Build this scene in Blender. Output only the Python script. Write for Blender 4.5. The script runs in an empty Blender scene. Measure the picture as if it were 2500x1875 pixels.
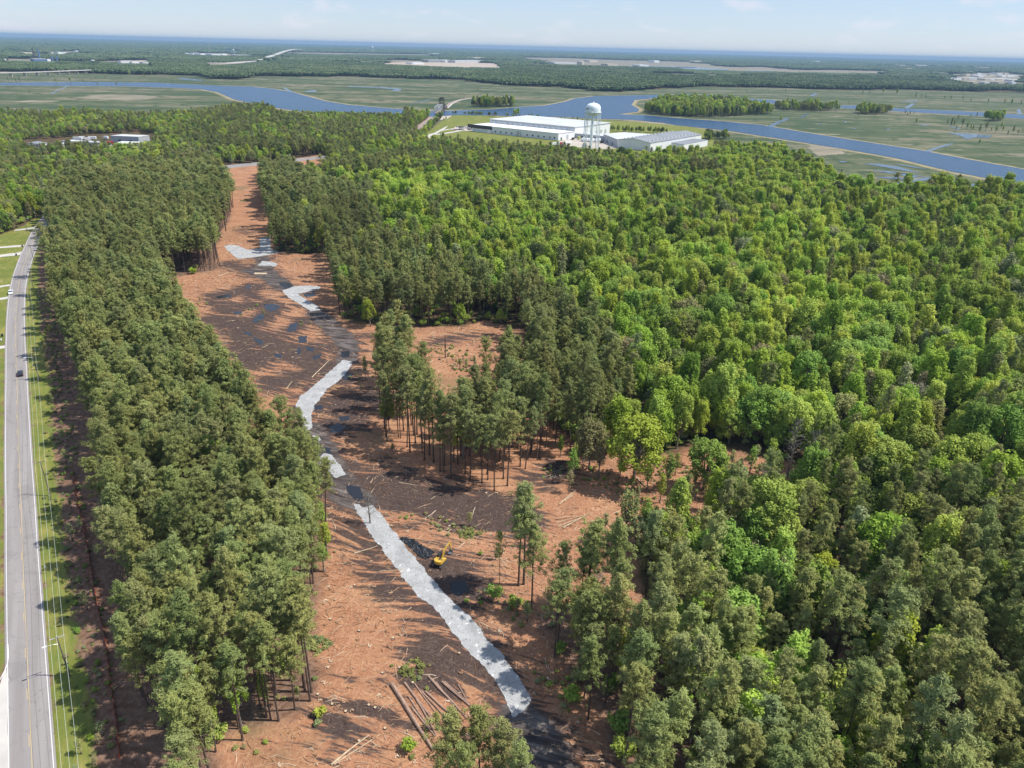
import bpy, bmesh, math, random
import numpy as np
from mathutils import Vector, Matrix, noise as mnoise

# ------------------------------------------------------------------ camera, world, sun, exposure
SC = bpy.context.scene
COL = SC.collection
CAM_H = 115.0
F = 1735.0                       # focal length in photo pixels (2500 x 1875)
PITCH = math.radians(25.36)
ROLL = math.radians(1.432)
cam_d = bpy.data.cameras.new('camera')
cam = bpy.data.objects.new('camera', cam_d)
COL.objects.link(cam)
cam_d.sensor_fit = 'HORIZONTAL'
cam_d.angle = 2 * math.atan(1250 / F)
cam_d.clip_start = 1.0
cam_d.clip_end = 120000
MROT = Matrix.Rotation(math.pi / 2 - PITCH, 4, 'X') @ Matrix.Rotation(ROLL, 4, 'Z')
cam.matrix_world = Matrix.Translation((0, 0, CAM_H)) @ MROT
SC.camera = cam

SUN_EL = math.radians(55.0)
SUN_AZ = math.radians(90.0)      # clockwise from +Y (the view direction)
sl = bpy.data.lights.new('sun', 'SUN')
sl.energy = 4.9
sl.angle = math.radians(0.53)
sl.color = (1.0, 0.955, 0.88)
so = bpy.data.objects.new('sun', sl)
COL.objects.link(so)
sdir = Vector((math.sin(SUN_AZ) * math.cos(SUN_EL), math.cos(SUN_AZ) * math.cos(SUN_EL), math.sin(SUN_EL)))
so.rotation_euler = (-sdir).to_track_quat('-Z', 'Y').to_euler()
so.location = (0, 0, 300)

W = bpy.data.worlds.new('World')
SC.world = W
W.use_nodes = True
wt = W.node_tree
for n in list(wt.nodes):
    wt.nodes.remove(n)
w_out = wt.nodes.new('ShaderNodeOutputWorld')
w_bg = wt.nodes.new('ShaderNodeBackground')
w_bg.inputs['Strength'].default_value = 0.115
sky = wt.nodes.new('ShaderNodeTexSky')
sky.sky_type = 'NISHITA'
sky.sun_disc = False
sky.sun_elevation = SUN_EL
sky.sun_rotation = SUN_AZ
sky.altitude = 100
sky.air_density = 1.0
sky.dust_density = 0.0
sky.ozone_density = 5.0
tc = wt.nodes.new('ShaderNodeTexCoord')
mp = wt.nodes.new('ShaderNodeMapping')
mp.inputs['Scale'].default_value = (1, 1, 3.2)
nz = wt.nodes.new('ShaderNodeTexNoise')
nz.inputs['Scale'].default_value = 17
nz.inputs['Detail'].default_value = 6
nz.inputs['Roughness'].default_value = 0.55
nz.inputs['Distortion'].default_value = 0.3
cr = wt.nodes.new('ShaderNodeValToRGB')
cr.color_ramp.elements[0].position = 0.56
cr.color_ramp.elements[0].color = (0, 0, 0, 1)
cr.color_ramp.elements[1].position = 0.72
cr.color_ramp.elements[1].color = (0.5, 0.5, 0.5, 1)
wm = wt.nodes.new('ShaderNodeMix')
wm.data_type = 'RGBA'
wm.inputs['B'].default_value = (6.6, 6.5, 6.9, 1)
wt.links.new(tc.outputs['Generated'], mp.inputs['Vector'])
wt.links.new(mp.outputs['Vector'], nz.inputs['Vector'])
wt.links.new(nz.outputs['Fac'], cr.inputs['Fac'])
wt.links.new(cr.outputs['Color'], wm.inputs['Factor'])
wt2 = wt.nodes.new('ShaderNodeMix')
wt2.data_type = 'RGBA'
wt2.blend_type = 'MULTIPLY'
wt2.inputs['Factor'].default_value = 1.0
wt2.inputs['B'].default_value = (1.0, 0.99, 1.04, 1)
wt3 = wt.nodes.new('ShaderNodeMix')
wt3.data_type = 'RGBA'
wt3.inputs['Factor'].default_value = 0.55
wt3.inputs['B'].default_value = (4.1, 5.15, 6.5, 1)
wt.links.new(sky.outputs['Color'], wt3.inputs['A'])
wt.links.new(wt3.outputs['Result'], wm.inputs['A'])
wt.links.new(wm.outputs['Result'], wt2.inputs['A'])
wt.links.new(wt2.outputs['Result'], w_bg.inputs['Color'])
wt.links.new(w_bg.outputs['Background'], w_out.inputs['Surface'])

SC.view_settings.view_transform = 'Standard'
SC.view_settings.look = 'None'
SC.view_settings.exposure = 0.22
SC.view_settings.gamma = 1.0
SC.render.engine = 'CYCLES'
cy = SC.cycles
cy.max_bounces = 5
cy.diffuse_bounces = 2
cy.glossy_bounces = 2
cy.transmission_bounces = 3
cy.transparent_max_bounces = 6
cy.volume_bounces = 0
cy.use_denoising = True
cy.caustics_reflective = False
cy.caustics_refractive = False

# ------------------------------------------------------------------ photo pixel <-> ground
RM = np.array(MROT.to_3x3())


def G(px, py, z=0.0):
    d = RM @ np.array([(px - 1250) / F, -(py - 937.5) / F, -1.0])
    t = (z - CAM_H) / min(d[2], -1e-4)
    return (d[0] * t, d[1] * t)


def PR(X, Y, Z=0.0):
    """world -> photo pixels (vectorised)"""
    X = np.asarray(X, float); Y = np.asarray(Y, float)
    dz = np.asarray(Z, float) - CAM_H + X * 0
    lx = RM[0, 0] * X + RM[1, 0] * Y + RM[2, 0] * dz
    ly = RM[0, 1] * X + RM[1, 1] * Y + RM[2, 1] * dz
    lz = RM[0, 2] * X + RM[1, 2] * Y + RM[2, 2] * dz
    d = np.maximum(-lz, 1e-3)
    return 1250 + F * lx / d, 937.5 - F * ly / d


def height_at(X, Y, ytop):
    lo, hi = 0.0, 400.0
    for _ in range(40):
        m = (lo + hi) / 2
        if float(PR(X, Y, m)[1]) > ytop:
            lo = m
        else:
            hi = m
    return lo


def D(pts):                       # points read off a 2212-wide view
    return [(x * 1.13020, y * 1.13020) for x, y in pts]


def K(c, pts):                    # points read off an enlarged crop (x0, y0, scale)
    return [(c[0] + x / c[2], c[1] + y / c[2]) for x, y in pts]


C1F = (0, 60, 2.602); C2F = (850, 60, 2.602); C3F = (1650, 60, 2.602); C4 = (1100, 220, 3.16)
C5 = (0, 450, 2.37); C6 = (0, 1150, 2.288); C7 = (400, 350, 3.318); C8 = (400, 650, 3.016)
M1 = (800, 800, 3.16); M2 = (750, 1150, 2.288); M3 = (1300, 1000, 2.765); M4 = (1400, 1400, 2.011)
M8 = (430, 1500, 3.881); WT = (1400, 235, 11.06); BR = (980, 220, 11.06); F1 = (1050, 280, 7.373)
F2 = (1330, 300, 5.144); TL = (60, 310, 6.506); PC = (0, 1500, 4.424); CA = (0, 680, 6.143)
RD = (430, 40, 4.706); RT = (2200, 130, 7.373); TF = (0, 60, 5.144); EX = (960, 1280, 11.06)


def W2(pts):
    return [G(x, y) for x, y in pts]


def inpoly(x, y, poly):
    x = np.asarray(x); y = np.asarray(y)
    r = np.zeros(x.shape, bool)
    n = len(poly)
    for i in range(n):
        x1, y1 = poly[i]; x2, y2 = poly[(i + 1) % n]
        if y1 == y2:
            continue
        c = ((y1 > y) != (y2 > y)) & (x < (x2 - x1) * (y - y1) / (y2 - y1) + x1)
        r ^= c
    return r


def sdf(X, Y, poly, closed=True, lim=60.0):
    """signed distance in metres to a ground polygon, + inside (clamped)"""
    P = np.array(poly)
    out = np.full(X.shape, -lim)
    m = (X > P[:, 0].min() - lim) & (X < P[:, 0].max() + lim) & (Y > P[:, 1].min() - lim) & (Y < P[:, 1].max() + lim)
    x = X[m]; y = Y[m]
    if x.size == 0:
        return out
    d = np.full(x.shape, 1e9)
    n = len(P)
    for i in range(n if closed else n - 1):
        a = P[i]; b = P[(i + 1) % n]
        ab = b - a
        L = ab @ ab + 1e-9
        t = np.clip(((x - a[0]) * ab[0] + (y - a[1]) * ab[1]) / L, 0, 1)
        d = np.minimum(d, np.hypot(x - a[0] - t * ab[0], y - a[1] - t * ab[1]))
    d = np.minimum(d, lim)
    if closed:
        ins = inpoly(x, y, [tuple(p) for p in P])
        out[m] = np.where(ins, d, -d)
    else:
        out[m] = -d
    return out


# ------------------------------------------------------------------ traced areas (photo pixels on the ground)
CLEAR = D([(430, 2300), (475, 1700), (462, 1600), (540, 1590), (640, 1548), (685, 1505), (676, 1400), (690, 1300), (702, 1200),
           (700, 1120), (690, 1060), (645, 1015), (590, 985), (545, 940), (498, 890), (450, 820), (400, 740),
           (368, 680), (345, 640), (322, 612), (385, 597), (468, 583), (470, 560), (466, 535), (482, 500), (500, 470),
           (498, 435), (478, 405), (455, 382), (480, 362), (550, 352), (620, 345), (690, 335), (706, 340), (712, 372),
           (655, 386), (640, 372), (605, 368), (575, 376), (562, 390), (568, 425), (590, 475), (594, 530), (600, 545), (640, 549),
           (700, 547), (722, 570), (733, 640), (742, 692), (790, 702), (870, 706), (1000, 706), (1050, 692),
           (1120, 715), (1150, 760), (1170, 830), (1180, 900), (1250, 962), (1330, 985), (1400, 978), (1450, 985), (1500, 958),
           (1560, 965), (1640, 988), (1720, 1003), (1768, 1030), (1755, 1082), (1650, 1118), (1560, 1122), (1500, 1138), (1440, 1140),
           (1408, 1160), (1380, 1180), (1372, 1240), (1388, 1300), (1402, 1390), (1392, 1440), (1365, 1430), (1320, 1340), (1270, 1300), (1200, 1310),
           (1165, 1345), (1205, 1425), (1262, 1500), (1300, 1580), (1340, 1680), (1420, 2300)])
MIDSTAND = D([(812, 850), (822, 905), (836, 945), (868, 985), (905, 1010), (965, 1037), (1045, 1045), (1075, 1064),
              (1120, 1052), (1155, 1008), (1210, 1000), (1300, 990), (1260, 930), (1200, 880), (1170, 810), (1120, 840), (1075, 830),
              (1040, 930), (1000, 960), (930, 945), (905, 850), (870, 780), (815, 805)])
ROADZ = D([(-1500, 640), (0, 508), (41, 492), (86, 466), (113, 447), (134, 449), (124, 500), (128, 560), (134, 620),
           (140, 680), (156, 760), (182, 850), (206, 930), (216, 1000), (238, 1100), (260, 1200), (281, 1300), (302, 1400), (322, 1500),
           (345, 1659), (410, 2400), (-1500, 2400)])
VERGE = K(C5, [(300, 150), (330, 130), (282, 250), (235, 380), (225, 480), (225, 600), (235, 700), (240, 820), (255, 900), (262, 1000),
               (285, 1100), (300, 1250), (310, 1400), (322, 1550), (330, 1659)]) + \
    K(C6, [(345, 180), (360, 350), (395, 560), (405, 720), (430, 900), (470, 1080), (505, 1250), (520, 1400), (545, 1550), (555, 1659)]) + \
    [(300, 2500), (130, 2500)] + K(C6, [(290, 1659), (245, 950), (195, 250)]) + K(C5, [(165, 1350), (150, 1000), (137, 720), (160, 480), (260, 260)])
LAWN = D([(-1500, 640), (0, 508), (41, 492), (86, 466), (116, 447), (108, 462), (70, 500), (40, 560), (22, 640), (12, 760), (10, 1000),
          (10, 1250), (14, 1400), (0, 1470), (-60, 1600), (-300, 2400), (-1500, 2400)])
ROAD_L = K(C5, [(292, 160), (222, 222), (172, 300), (128, 390), (78, 500), (50, 610), (37, 720), (31, 850), (30, 1000), (30, 1200), (33, 1400), (35, 1659)]) + \
    K(C6, [(32, 400), (38, 800)])
ROAD_R = K(C5, [(312, 165), (262, 255), (208, 380), (166, 480), (142, 600), (138, 720), (142, 850), (150, 1000), (158, 1150), (168, 1350), (182, 1659)]) + \
    K(C6, [(196, 250), (228, 650), (247, 950), (267, 1250), (292, 1659)])
ROAD_C = K(C5, [(300, 165), (235, 245), (180, 360), (140, 460), (108, 580), (93, 720), (90, 900), (95, 1100), (98, 1250), (103, 1450), (110, 1659)]) + \
    K(C6, [(115, 200), (122, 420), (130, 620), (140, 850), (150, 1080)])
# white gravel pads of the haul road
G1 = K(M2, [(262, 180), (290, 186), (310, 205), (370, 192), (420, 250), (510, 370), (600, 480), (720, 630), (800, 722), (870, 780), (960, 870), (1010, 950), (1080, 1015), (1150, 1115),
            (1205, 1190), (1255, 1268), (1225, 1330), (1200, 1352), (1150, 1378), (1080, 1225), (1000, 1105), (900, 1005), (800, 885), (740, 790), (680, 745), (620, 705),
            (520, 575), (420, 440), (330, 315), (275, 228)])
G2 = K(C8, [(1150, 1400), (1180, 1378), (1235, 1390), (1290, 1455), (1315, 1500), (1338, 1535), (1270, 1562), (1235, 1535), (1190, 1500), (1155, 1455)])
G3 = K(C8, [(1320, 690), (1392, 705), (1362, 765), (1290, 845), (1200, 905), (1155, 975), (1105, 1030), (1085, 1100), (1092, 1190),
            (1052, 1218), (1000, 1155), (985, 1085), (968, 1030), (1005, 960), (1080, 900), (1140, 850), (1205, 790), (1270, 730)])
G4 = K(C8, [(872, 180), (905, 168), (960, 148), (1060, 143), (1158, 150), (1140, 170), (1060, 190), (985, 203), (1060, 252), (1130, 290), (1150, 322), (1082, 332),
            (985, 270), (920, 232)])
G5 = K(C7, [(488, 835), (530, 820), (600, 828), (680, 862), (775, 852), (778, 765), (862, 760), (866, 852), (900, 868), (942, 885), (860, 902),
            (720, 925), (600, 938), (560, 905), (520, 870)])
G6 = K(C7, [(758, 990), (800, 953), (880, 960), (925, 975), (900, 1000), (860, 992)])
G7 = K(C8, [(1095, 1245), (1135, 1250), (1160, 1280), (1130, 1292), (1100, 1275)])
G8 = K(C7, [(600, 375), (640, 350), (720, 318), (722, 330), (665, 355), (640, 385), (650, 425), (690, 440), (860, 480), (700, 478), (620, 430)])
# dark wheel-worn mud of the haul road
MUDLINES = [  # (points, half width in metres)
    (K(M2, [(100, 0), (200, 90), (300, 180)]), 5.2), (K(M2, [(1180, 1380), (1300, 1530), (1430, 1720), (1500, 1900)]), 5.5),
    (K(M2, [(640, 720), (760, 800), (860, 960), (990, 1130), (1090, 1290), (1150, 1380)]), 3.2),
    (K(C8, [(1120, 340), (1200, 420), (1290, 490), (1350, 560), (1362, 640), (1345, 700)]), 5.5),
    (K(C8, [(1080, 1195), (1140, 1290), (1190, 1380), (1240, 1460)]), 5.0), (K(C8, [(1200, 1480), (1290, 1600), (1360, 1700)]), 6.0),
    (K(C7, [(790, 920), (840, 1040), (930, 1110), (980, 1160)]), 5.0), (K(C8, [(640, 30), (800, 90), (880, 160)]), 6.0),
    (K(M2, [(250, 320), (330, 420)]), 4.5), (K(M2, [(330, 520), (430, 620), (500, 720)]), 3.5), (K(M2, [(690, 1000), (760, 1060), (830, 1150)]), 6.0),
    (K(M2, [(380, 60), (520, 130), (700, 160), (900, 200), (1100, 260)]), 8.5), (K(M2, [(700, 550), (800, 600), (860, 650)]), 7.0),
    (K(C8, [(1250, 1450), (1500, 1560), (1700, 1600)]), 4.0),
    (K(C8, [(1290, 780), (1330, 830)]), 5.5), (K(C8, [(1090, 1040), (1160, 1035)]), 6), (K(C8, [(1300, 1020), (1420, 1000), (1540, 980)]), 7.5), (K(C8, [(1220, 1190), (1380, 1150)]), 6.5),
    (K(C8, [(420, 210), (560, 190), (660, 150)]), 7), (K(C8, [(400, 390), (560, 450), (700, 540), (860, 580)]), 8), (K(C8, [(560, 480), (600, 620), (700, 700)]), 7),
    (K(C8, [(800, 880), (900, 840), (1060, 800), (1230, 740)]), 6.5), (K(C8, [(930, 480), (1000, 430), (1040, 390)]), 5), (K(C8, [(980, 640), (1050, 600), (1120, 620)]), 6),
    (K(C8, [(700, 400), (820, 310)]), 6.5), (K(C8, [(980, 960), (1100, 860), (1240, 730)]), 3.5), (K(C7, [(540, 980), (640, 1010), (760, 1000)]), 6), (K(M1, [(840, 110), (1000, 80), (1130, 60)]), 4),
    (K(M2, [(60, 1480), (220, 1420), (420, 1400)]), 3), (K(M2, [(120, 1560), (300, 1260)]), 2.5), (K(C8, [(1450, 500), (1600, 520)]), 3),
    (K(C8, [(450, 300), (700, 280)]), 7), (K(C8, [(430, 640), (600, 660)]), 6), (K(C8, [(850, 600), (1050, 700)]), 7.5), (K(C8, [(600, 200), (700, 230)]), 5), (K(C8, [(1180, 560), (1280, 600)]), 4.5), (K(C8, [(380, 260), (480, 330)]), 5),
    (K(M3, [(20, 470), (200, 400)]), 4), (K(C7, [(700, 720), (640, 700)]), 4),
]
RAILX = K(BR, [(850, 650), (1030, 650), (930, 900), (600, 1200), (320, 1290), (40, 1290), (160, 1080), (600, 850)])
PUDDLES = [K(C8, p) for p in (
    [(735, 282), (800, 275), (855, 288), (840, 320), (790, 335), (750, 318)], [(650, 405), (700, 355), (745, 350), (735, 385), (680, 420)],
    [(905, 470), (935, 420), (985, 415), (975, 470), (930, 488)], [(985, 520), (1055, 512), (1050, 560), (1000, 568)],
    [(655, 520), (735, 550), (720, 585), (680, 560)], [(1045, 592), (1110, 598), (1100, 630), (1050, 620)], [(985, 600), (1010, 600), (1005, 650), (980, 655)],
    [(1090, 670), (1165, 640), (1160, 665), (1110, 690)], [(375, 225), (480, 205), (495, 228), (400, 242)], [(605, 145), (635, 140), (640, 165), (610, 168)],
    [(505, 335), (580, 330), (570, 352), (520, 355)], [(1015, 200), (1100, 193), (1130, 215), (1050, 232)], [(845, 118), (930, 125), (960, 150), (900, 165), (862, 150)],
    [(1290, 1108), (1370, 1100), (1360, 1135), (1300, 1142)], [(1095, 1030), (1160, 1022), (1175, 1045), (1110, 1062)], [(1215, 1185), (1280, 1155), (1345, 1180), (1300, 1222), (1230, 1225)],
    [(1300, 630), (1365, 625), (1370, 665), (1310, 675)], [(1310, 800), (1395, 785), (1370, 832), (1320, 835)], [(1180, 1330), (1225, 1345), (1240, 1390), (1195, 1380)],
    [(580, 470), (640, 490), (650, 515), (600, 500)], [(810, 640), (870, 650), (860, 680), (815, 670)])] + \
    [K(M2, [(800, 620), (880, 610), (905, 660), (850, 700), (810, 680)]), K(M2, [(215, 75), (290, 90), (320, 150), (280, 170), (230, 130)])]
# far land
RIVER = K(C1F, [(-1500, 372), (0, 370), (100, 368), (600, 365), (1000, 370), (1300, 385), (1600, 395), (1750, 410), (1860, 430), (1950, 455), (2060, 485), (2212, 510)]) + \
    K(C2F, [(300, 535), (560, 552), (700, 545), (900, 540), (1080, 525), (1250, 515), (1380, 490), (1440, 470), (1560, 455), (1940, 447), (2212, 442)]) + \
    K(C3F, [(250, 452), (430, 470), (620, 480), (1000, 513), (1150, 515), (1370, 530), (1800, 550), (2150, 570), (2212, 575), (3300, 640), (3300, 680), (2212, 600), (1900, 580), (1400, 552),
             (1050, 530), (620, 502), (430, 482), (250, 466)]) + \
    K(C2F, [(2212, 462), (1930, 470), (1820, 480), (1800, 510), (1850, 540), (1840, 555), (1710, 570), (1900, 577)]) + \
    K(C3F, [(0, 594), (300, 615), (560, 640), (640, 655), (850, 690), (1100, 730), (1560, 800), (1850, 855), (2212, 920), (3300, 1120), (3300, 1330), (2212, 1020), (1750, 935), (1400, 850), (1060, 790),
             (900, 765), (550, 710), (330, 675), (0, 640)]) + \
    K(C2F, [(2000, 625), (1800, 605), (1600, 600), (1400, 590), (1000, 580), (700, 575), (540, 585), (-100, 580)]) + \
    K(C1F, [(1750, 530), (1490, 478), (1440, 455), (1380, 430), (1280, 412), (1100, 403), (800, 393), (400, 390), (0, 388), (-1500, 392)])
WATERS = [K(C3F, p) for p in (
    [(570, 650), (640, 618), (700, 592), (722, 590), (710, 606), (650, 632), (610, 652)], [(785, 586), (830, 566), (852, 568), (800, 592)],
    [(1720, 688), (1850, 692), (2010, 706), (1990, 722), (1900, 718), (1850, 730), (1800, 706)], [(1570, 806), (1640, 785), (1700, 766), (1768, 752), (1740, 768), (1660, 790), (1612, 810)],
    [(1220, 1030), (1400, 1000), (1600, 972), (1720, 955), (1780, 958), (1740, 975), (1600, 990), (1420, 1014), (1240, 1036)],
    [(1190, 885), (1290, 885), (1420, 905), (1560, 945), (1450, 930), (1330, 908)], [(1245, 925), (1400, 935), (1540, 968), (1500, 975), (1380, 950)],
    [(1350, 935), (1460, 945), (1620, 975), (1560, 968)], [(1260, 970), (1400, 968), (1500, 985), (1390, 982)], [(1730, 988), (1860, 1005), (1990, 1040), (1950, 1046), (1850, 1020), (1780, 1005)],
    [(1600, 995), (1740, 1020), (1700, 1026), (1640, 1012)], [(1350, 880), (1500, 900), (1620, 925), (1500, 908)], [(1025, 868), (1100, 870), (1060, 878)], [(1380, 1030), (1420, 1036), (1390, 1042)],
    [(1452, 530), (1500, 500), (1520, 505), (1480, 532)], [(2165, 540), (2185, 535), (2200, 570), (2172, 568)], [(1530, 635), (1620, 640), (1580, 644)], [(900, 628), (930, 630), (915, 636)],
    [(1060, 612), (1090, 622), (1080, 626)], [(1720, 650), (1800, 655), (1800, 668), (1760, 658)], [(850, 452), (880, 436), (905, 440), (870, 456)], [(1410, 492), (1540, 480), (1530, 490)],
    [(1120, 660), (1145, 655), (1135, 666)], [(1330, 665), (1370, 662), (1350, 670)], [(2040, 1046), (2150, 1068), (2080, 1062)])] + \
    [K(C1F, p) for p in ([(1120, 338), (1200, 342), (1310, 356), (1250, 358), (1160, 350)], [(1790, 400), (1815, 402), (1868, 432), (1840, 430)], [(1925, 428), (1970, 418), (2012, 418), (2005, 430)],
                         [(310, 442), (420, 393), (432, 393), (330, 440)])] + \
    [K(C2F, p) for p in ([(0, 392), (180, 397), (300, 403), (348, 412), (320, 422), (270, 422), (300, 412), (180, 402), (0, 396)], [(1750, 262), (2000, 264), (2212, 268), (2212, 274), (1900, 270)],
                         [(390, 508), (480, 485), (560, 470), (480, 490)])] + \
    [K(C3F, [(0, 268), (140, 272), (340, 285), (300, 296), (60, 284), (0, 277)]), K(C3F, [(420, 290), (640, 296), (560, 300)]),
     K(RD, [(440, 380), (530, 372), (640, 385), (830, 400), (700, 408), (520, 395)])]
# base line of the forest beyond the marsh
FB = K(C1F, [(-1500, 300), (0, 300), (300, 305), (850, 318), (1300, 326), (1330, 345), (1520, 352), (1600, 330), (2212, 330)]) + \
    K(C2F, [(400, 345), (700, 350), (1000, 385), (1400, 400), (1550, 420), (1700, 425), (2212, 395)]) + K(C3F, [(600, 402), (1100, 417), (1400, 412), (1800, 425), (2212, 432), (3300, 470)])
FAR_OPEN = [  # open land inside the far forest
    K(TF, [(0, 425), (200, 430), (420, 440), (640, 455), (900, 462), (1150, 462), (1500, 455), (1700, 440), (1800, 470), (1960, 480), (1960, 505), (1700, 495), (1400, 480), (1100, 472), (700, 470), (0, 460)]),
    K(TF, [(1780, 480), (1770, 430), (1840, 390), (1990, 300), (2060, 285), (2040, 330), (1980, 390), (1910, 440), (1900, 490)]),
    K(TF, [(0, 300), (300, 310), (280, 330), (0, 340)]), K(TF, [(250, 340), (430, 345), (640, 400), (560, 425), (400, 400), (260, 370)]), K(TF, [(600, 330), (850, 335), (1200, 330), (1190, 345), (850, 370), (700, 365)]),
    K(RD, [(0, 425), (300, 420), (620, 430), (860, 445), (850, 462), (600, 450), (0, 442)]), K(RD, [(280, 545), (600, 540), (860, 525), (960, 490), (1100, 440), (1240, 400), (1270, 400), (1200, 470), (1000, 520), (860, 545), (600, 562), (300, 560)]),
    K(C2F, [(180, 242), (400, 238), (640, 230), (1000, 250), (990, 278), (700, 275), (300, 258)]), K(C2F, [(1050, 208), (1400, 212), (1700, 225), (2000, 232), (2212, 238), (2212, 276), (1750, 268), (1700, 262), (1320, 250), (1180, 225)]),
    K(C3F, [(0, 243), (250, 250), (300, 268), (600, 270), (760, 290), (1000, 288), (1380, 298), (1380, 315), (1000, 312), (700, 305), (400, 300), (0, 285)]),
    K(RT, [(850, 395), (1000, 380), (1400, 360), (1900, 360), (2400, 400), (2400, 540), (1900, 550), (1300, 520), (950, 490)]), K(RT, [(700, 360), (880, 360), (870, 385), (720, 385)]),
    K(RD, [(1260, 410), (2212, 425), (3000, 440), (3000, 455), (2212, 442), (1300, 428)]), K(RD, [(880, 470), (1000, 455), (960, 480), (900, 500)]),
]
ISLANDS = [K(C2F, [(780, 522), (840, 505), (1050, 515), (1070, 522), (900, 527)]), K(C2F, [(1870, 560), (1980, 500), (2212, 500), (2212, 590), (2000, 580)]),
           K(C3F, [(-10, 490), (300, 500), (470, 520), (560, 545), (620, 570), (420, 580), (200, 592), (-10, 580)]), K(C3F, [(600, 530), (700, 525), (1040, 545), (900, 553), (680, 545)]),
           K(C3F, [(1130, 560), (1250, 550), (1370, 560), (1300, 573), (1180, 573)]), K(C3F, [(1960, 605), (2040, 600), (2090, 612), (2030, 620)])]
FACT = D([(900, 303), (948, 266), (972, 249), (960, 243), (1000, 247), (1100, 253), (1230, 257), (1360, 262), (1500, 275), (1538, 284), (1545, 300),
          (1540, 325), (1530, 341), (1500, 343), (1400, 345), (1300, 346), (1150, 334), (1000, 322), (925, 311)])
FLAWN = D([(925, 308), (948, 268), (975, 249), (1100, 252), (1140, 262), (1060, 275), (1020, 282), (1190, 306), (1240, 318), (1200, 334), (1100, 326), (1000, 316)])
LOT = K(F2, [(170, 235), (340, 190), (730, 195), (900, 262), (900, 320), (780, 330), (480, 310), (300, 300), (90, 270)])
RAIL = K(BR, [(850, 650), (1030, 650), (990, 720), (830, 865), (580, 1010), (390, 1150), (60, 1170), (300, 1040), (520, 900), (700, 770)])
TLZ = D([(52, 304), (130, 298), (200, 291), (300, 285), (338, 292), (340, 325), (250, 336), (150, 332), (52, 325)])
ROAD2 = K(C1F, [(900, 862), (1180, 850), (1340, 902), (1500, 888), (1700, 868), (2080, 832), (2100, 846), (1750, 885), (1560, 902), (1340, 925), (1160, 872), (900, 880)])
NEAR = D([(-900, 262), (0, 248), (150, 251), (300, 257), (460, 252), (490, 240), (560, 240), (590, 249), (700, 252), (850, 254), (925, 250), (942, 262), (930, 285), (905, 305), (1000, 308), (1150, 318), (1300, 330), (1400, 338), (1500, 336),
          (1560, 325), (1650, 325), (1735, 347), (1765, 378), (1795, 402), (1815, 427), (1880, 434), (2000, 434), (2150, 437), (2212, 447), (3200, 520), (4500, 2600), (-3000, 2600), (-2500, 300)])
PINE_POLYS = [D([(112, 475), (200, 420), (480, 372), (525, 420), (490, 580), (705, 1100), (712, 1300), (715, 1500), (620, 1750), (500, 2600), (-300, 2600)]),
              D([(540, 375), (640, 380), (700, 430), (790, 480), (850, 560), (960, 600), (1060, 640), (1200, 690), (1320, 790), (1360, 900), (1300, 1000), (1100, 1090), (780, 960), (740, 690), (590, 550)]),
              D([(1050, 1240), (1200, 1180), (1330, 1220), (1450, 1330), (1650, 1400), (1850, 1400), (2212, 1370), (3000, 1370), (3800, 2600), (900, 2600)])]

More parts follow.
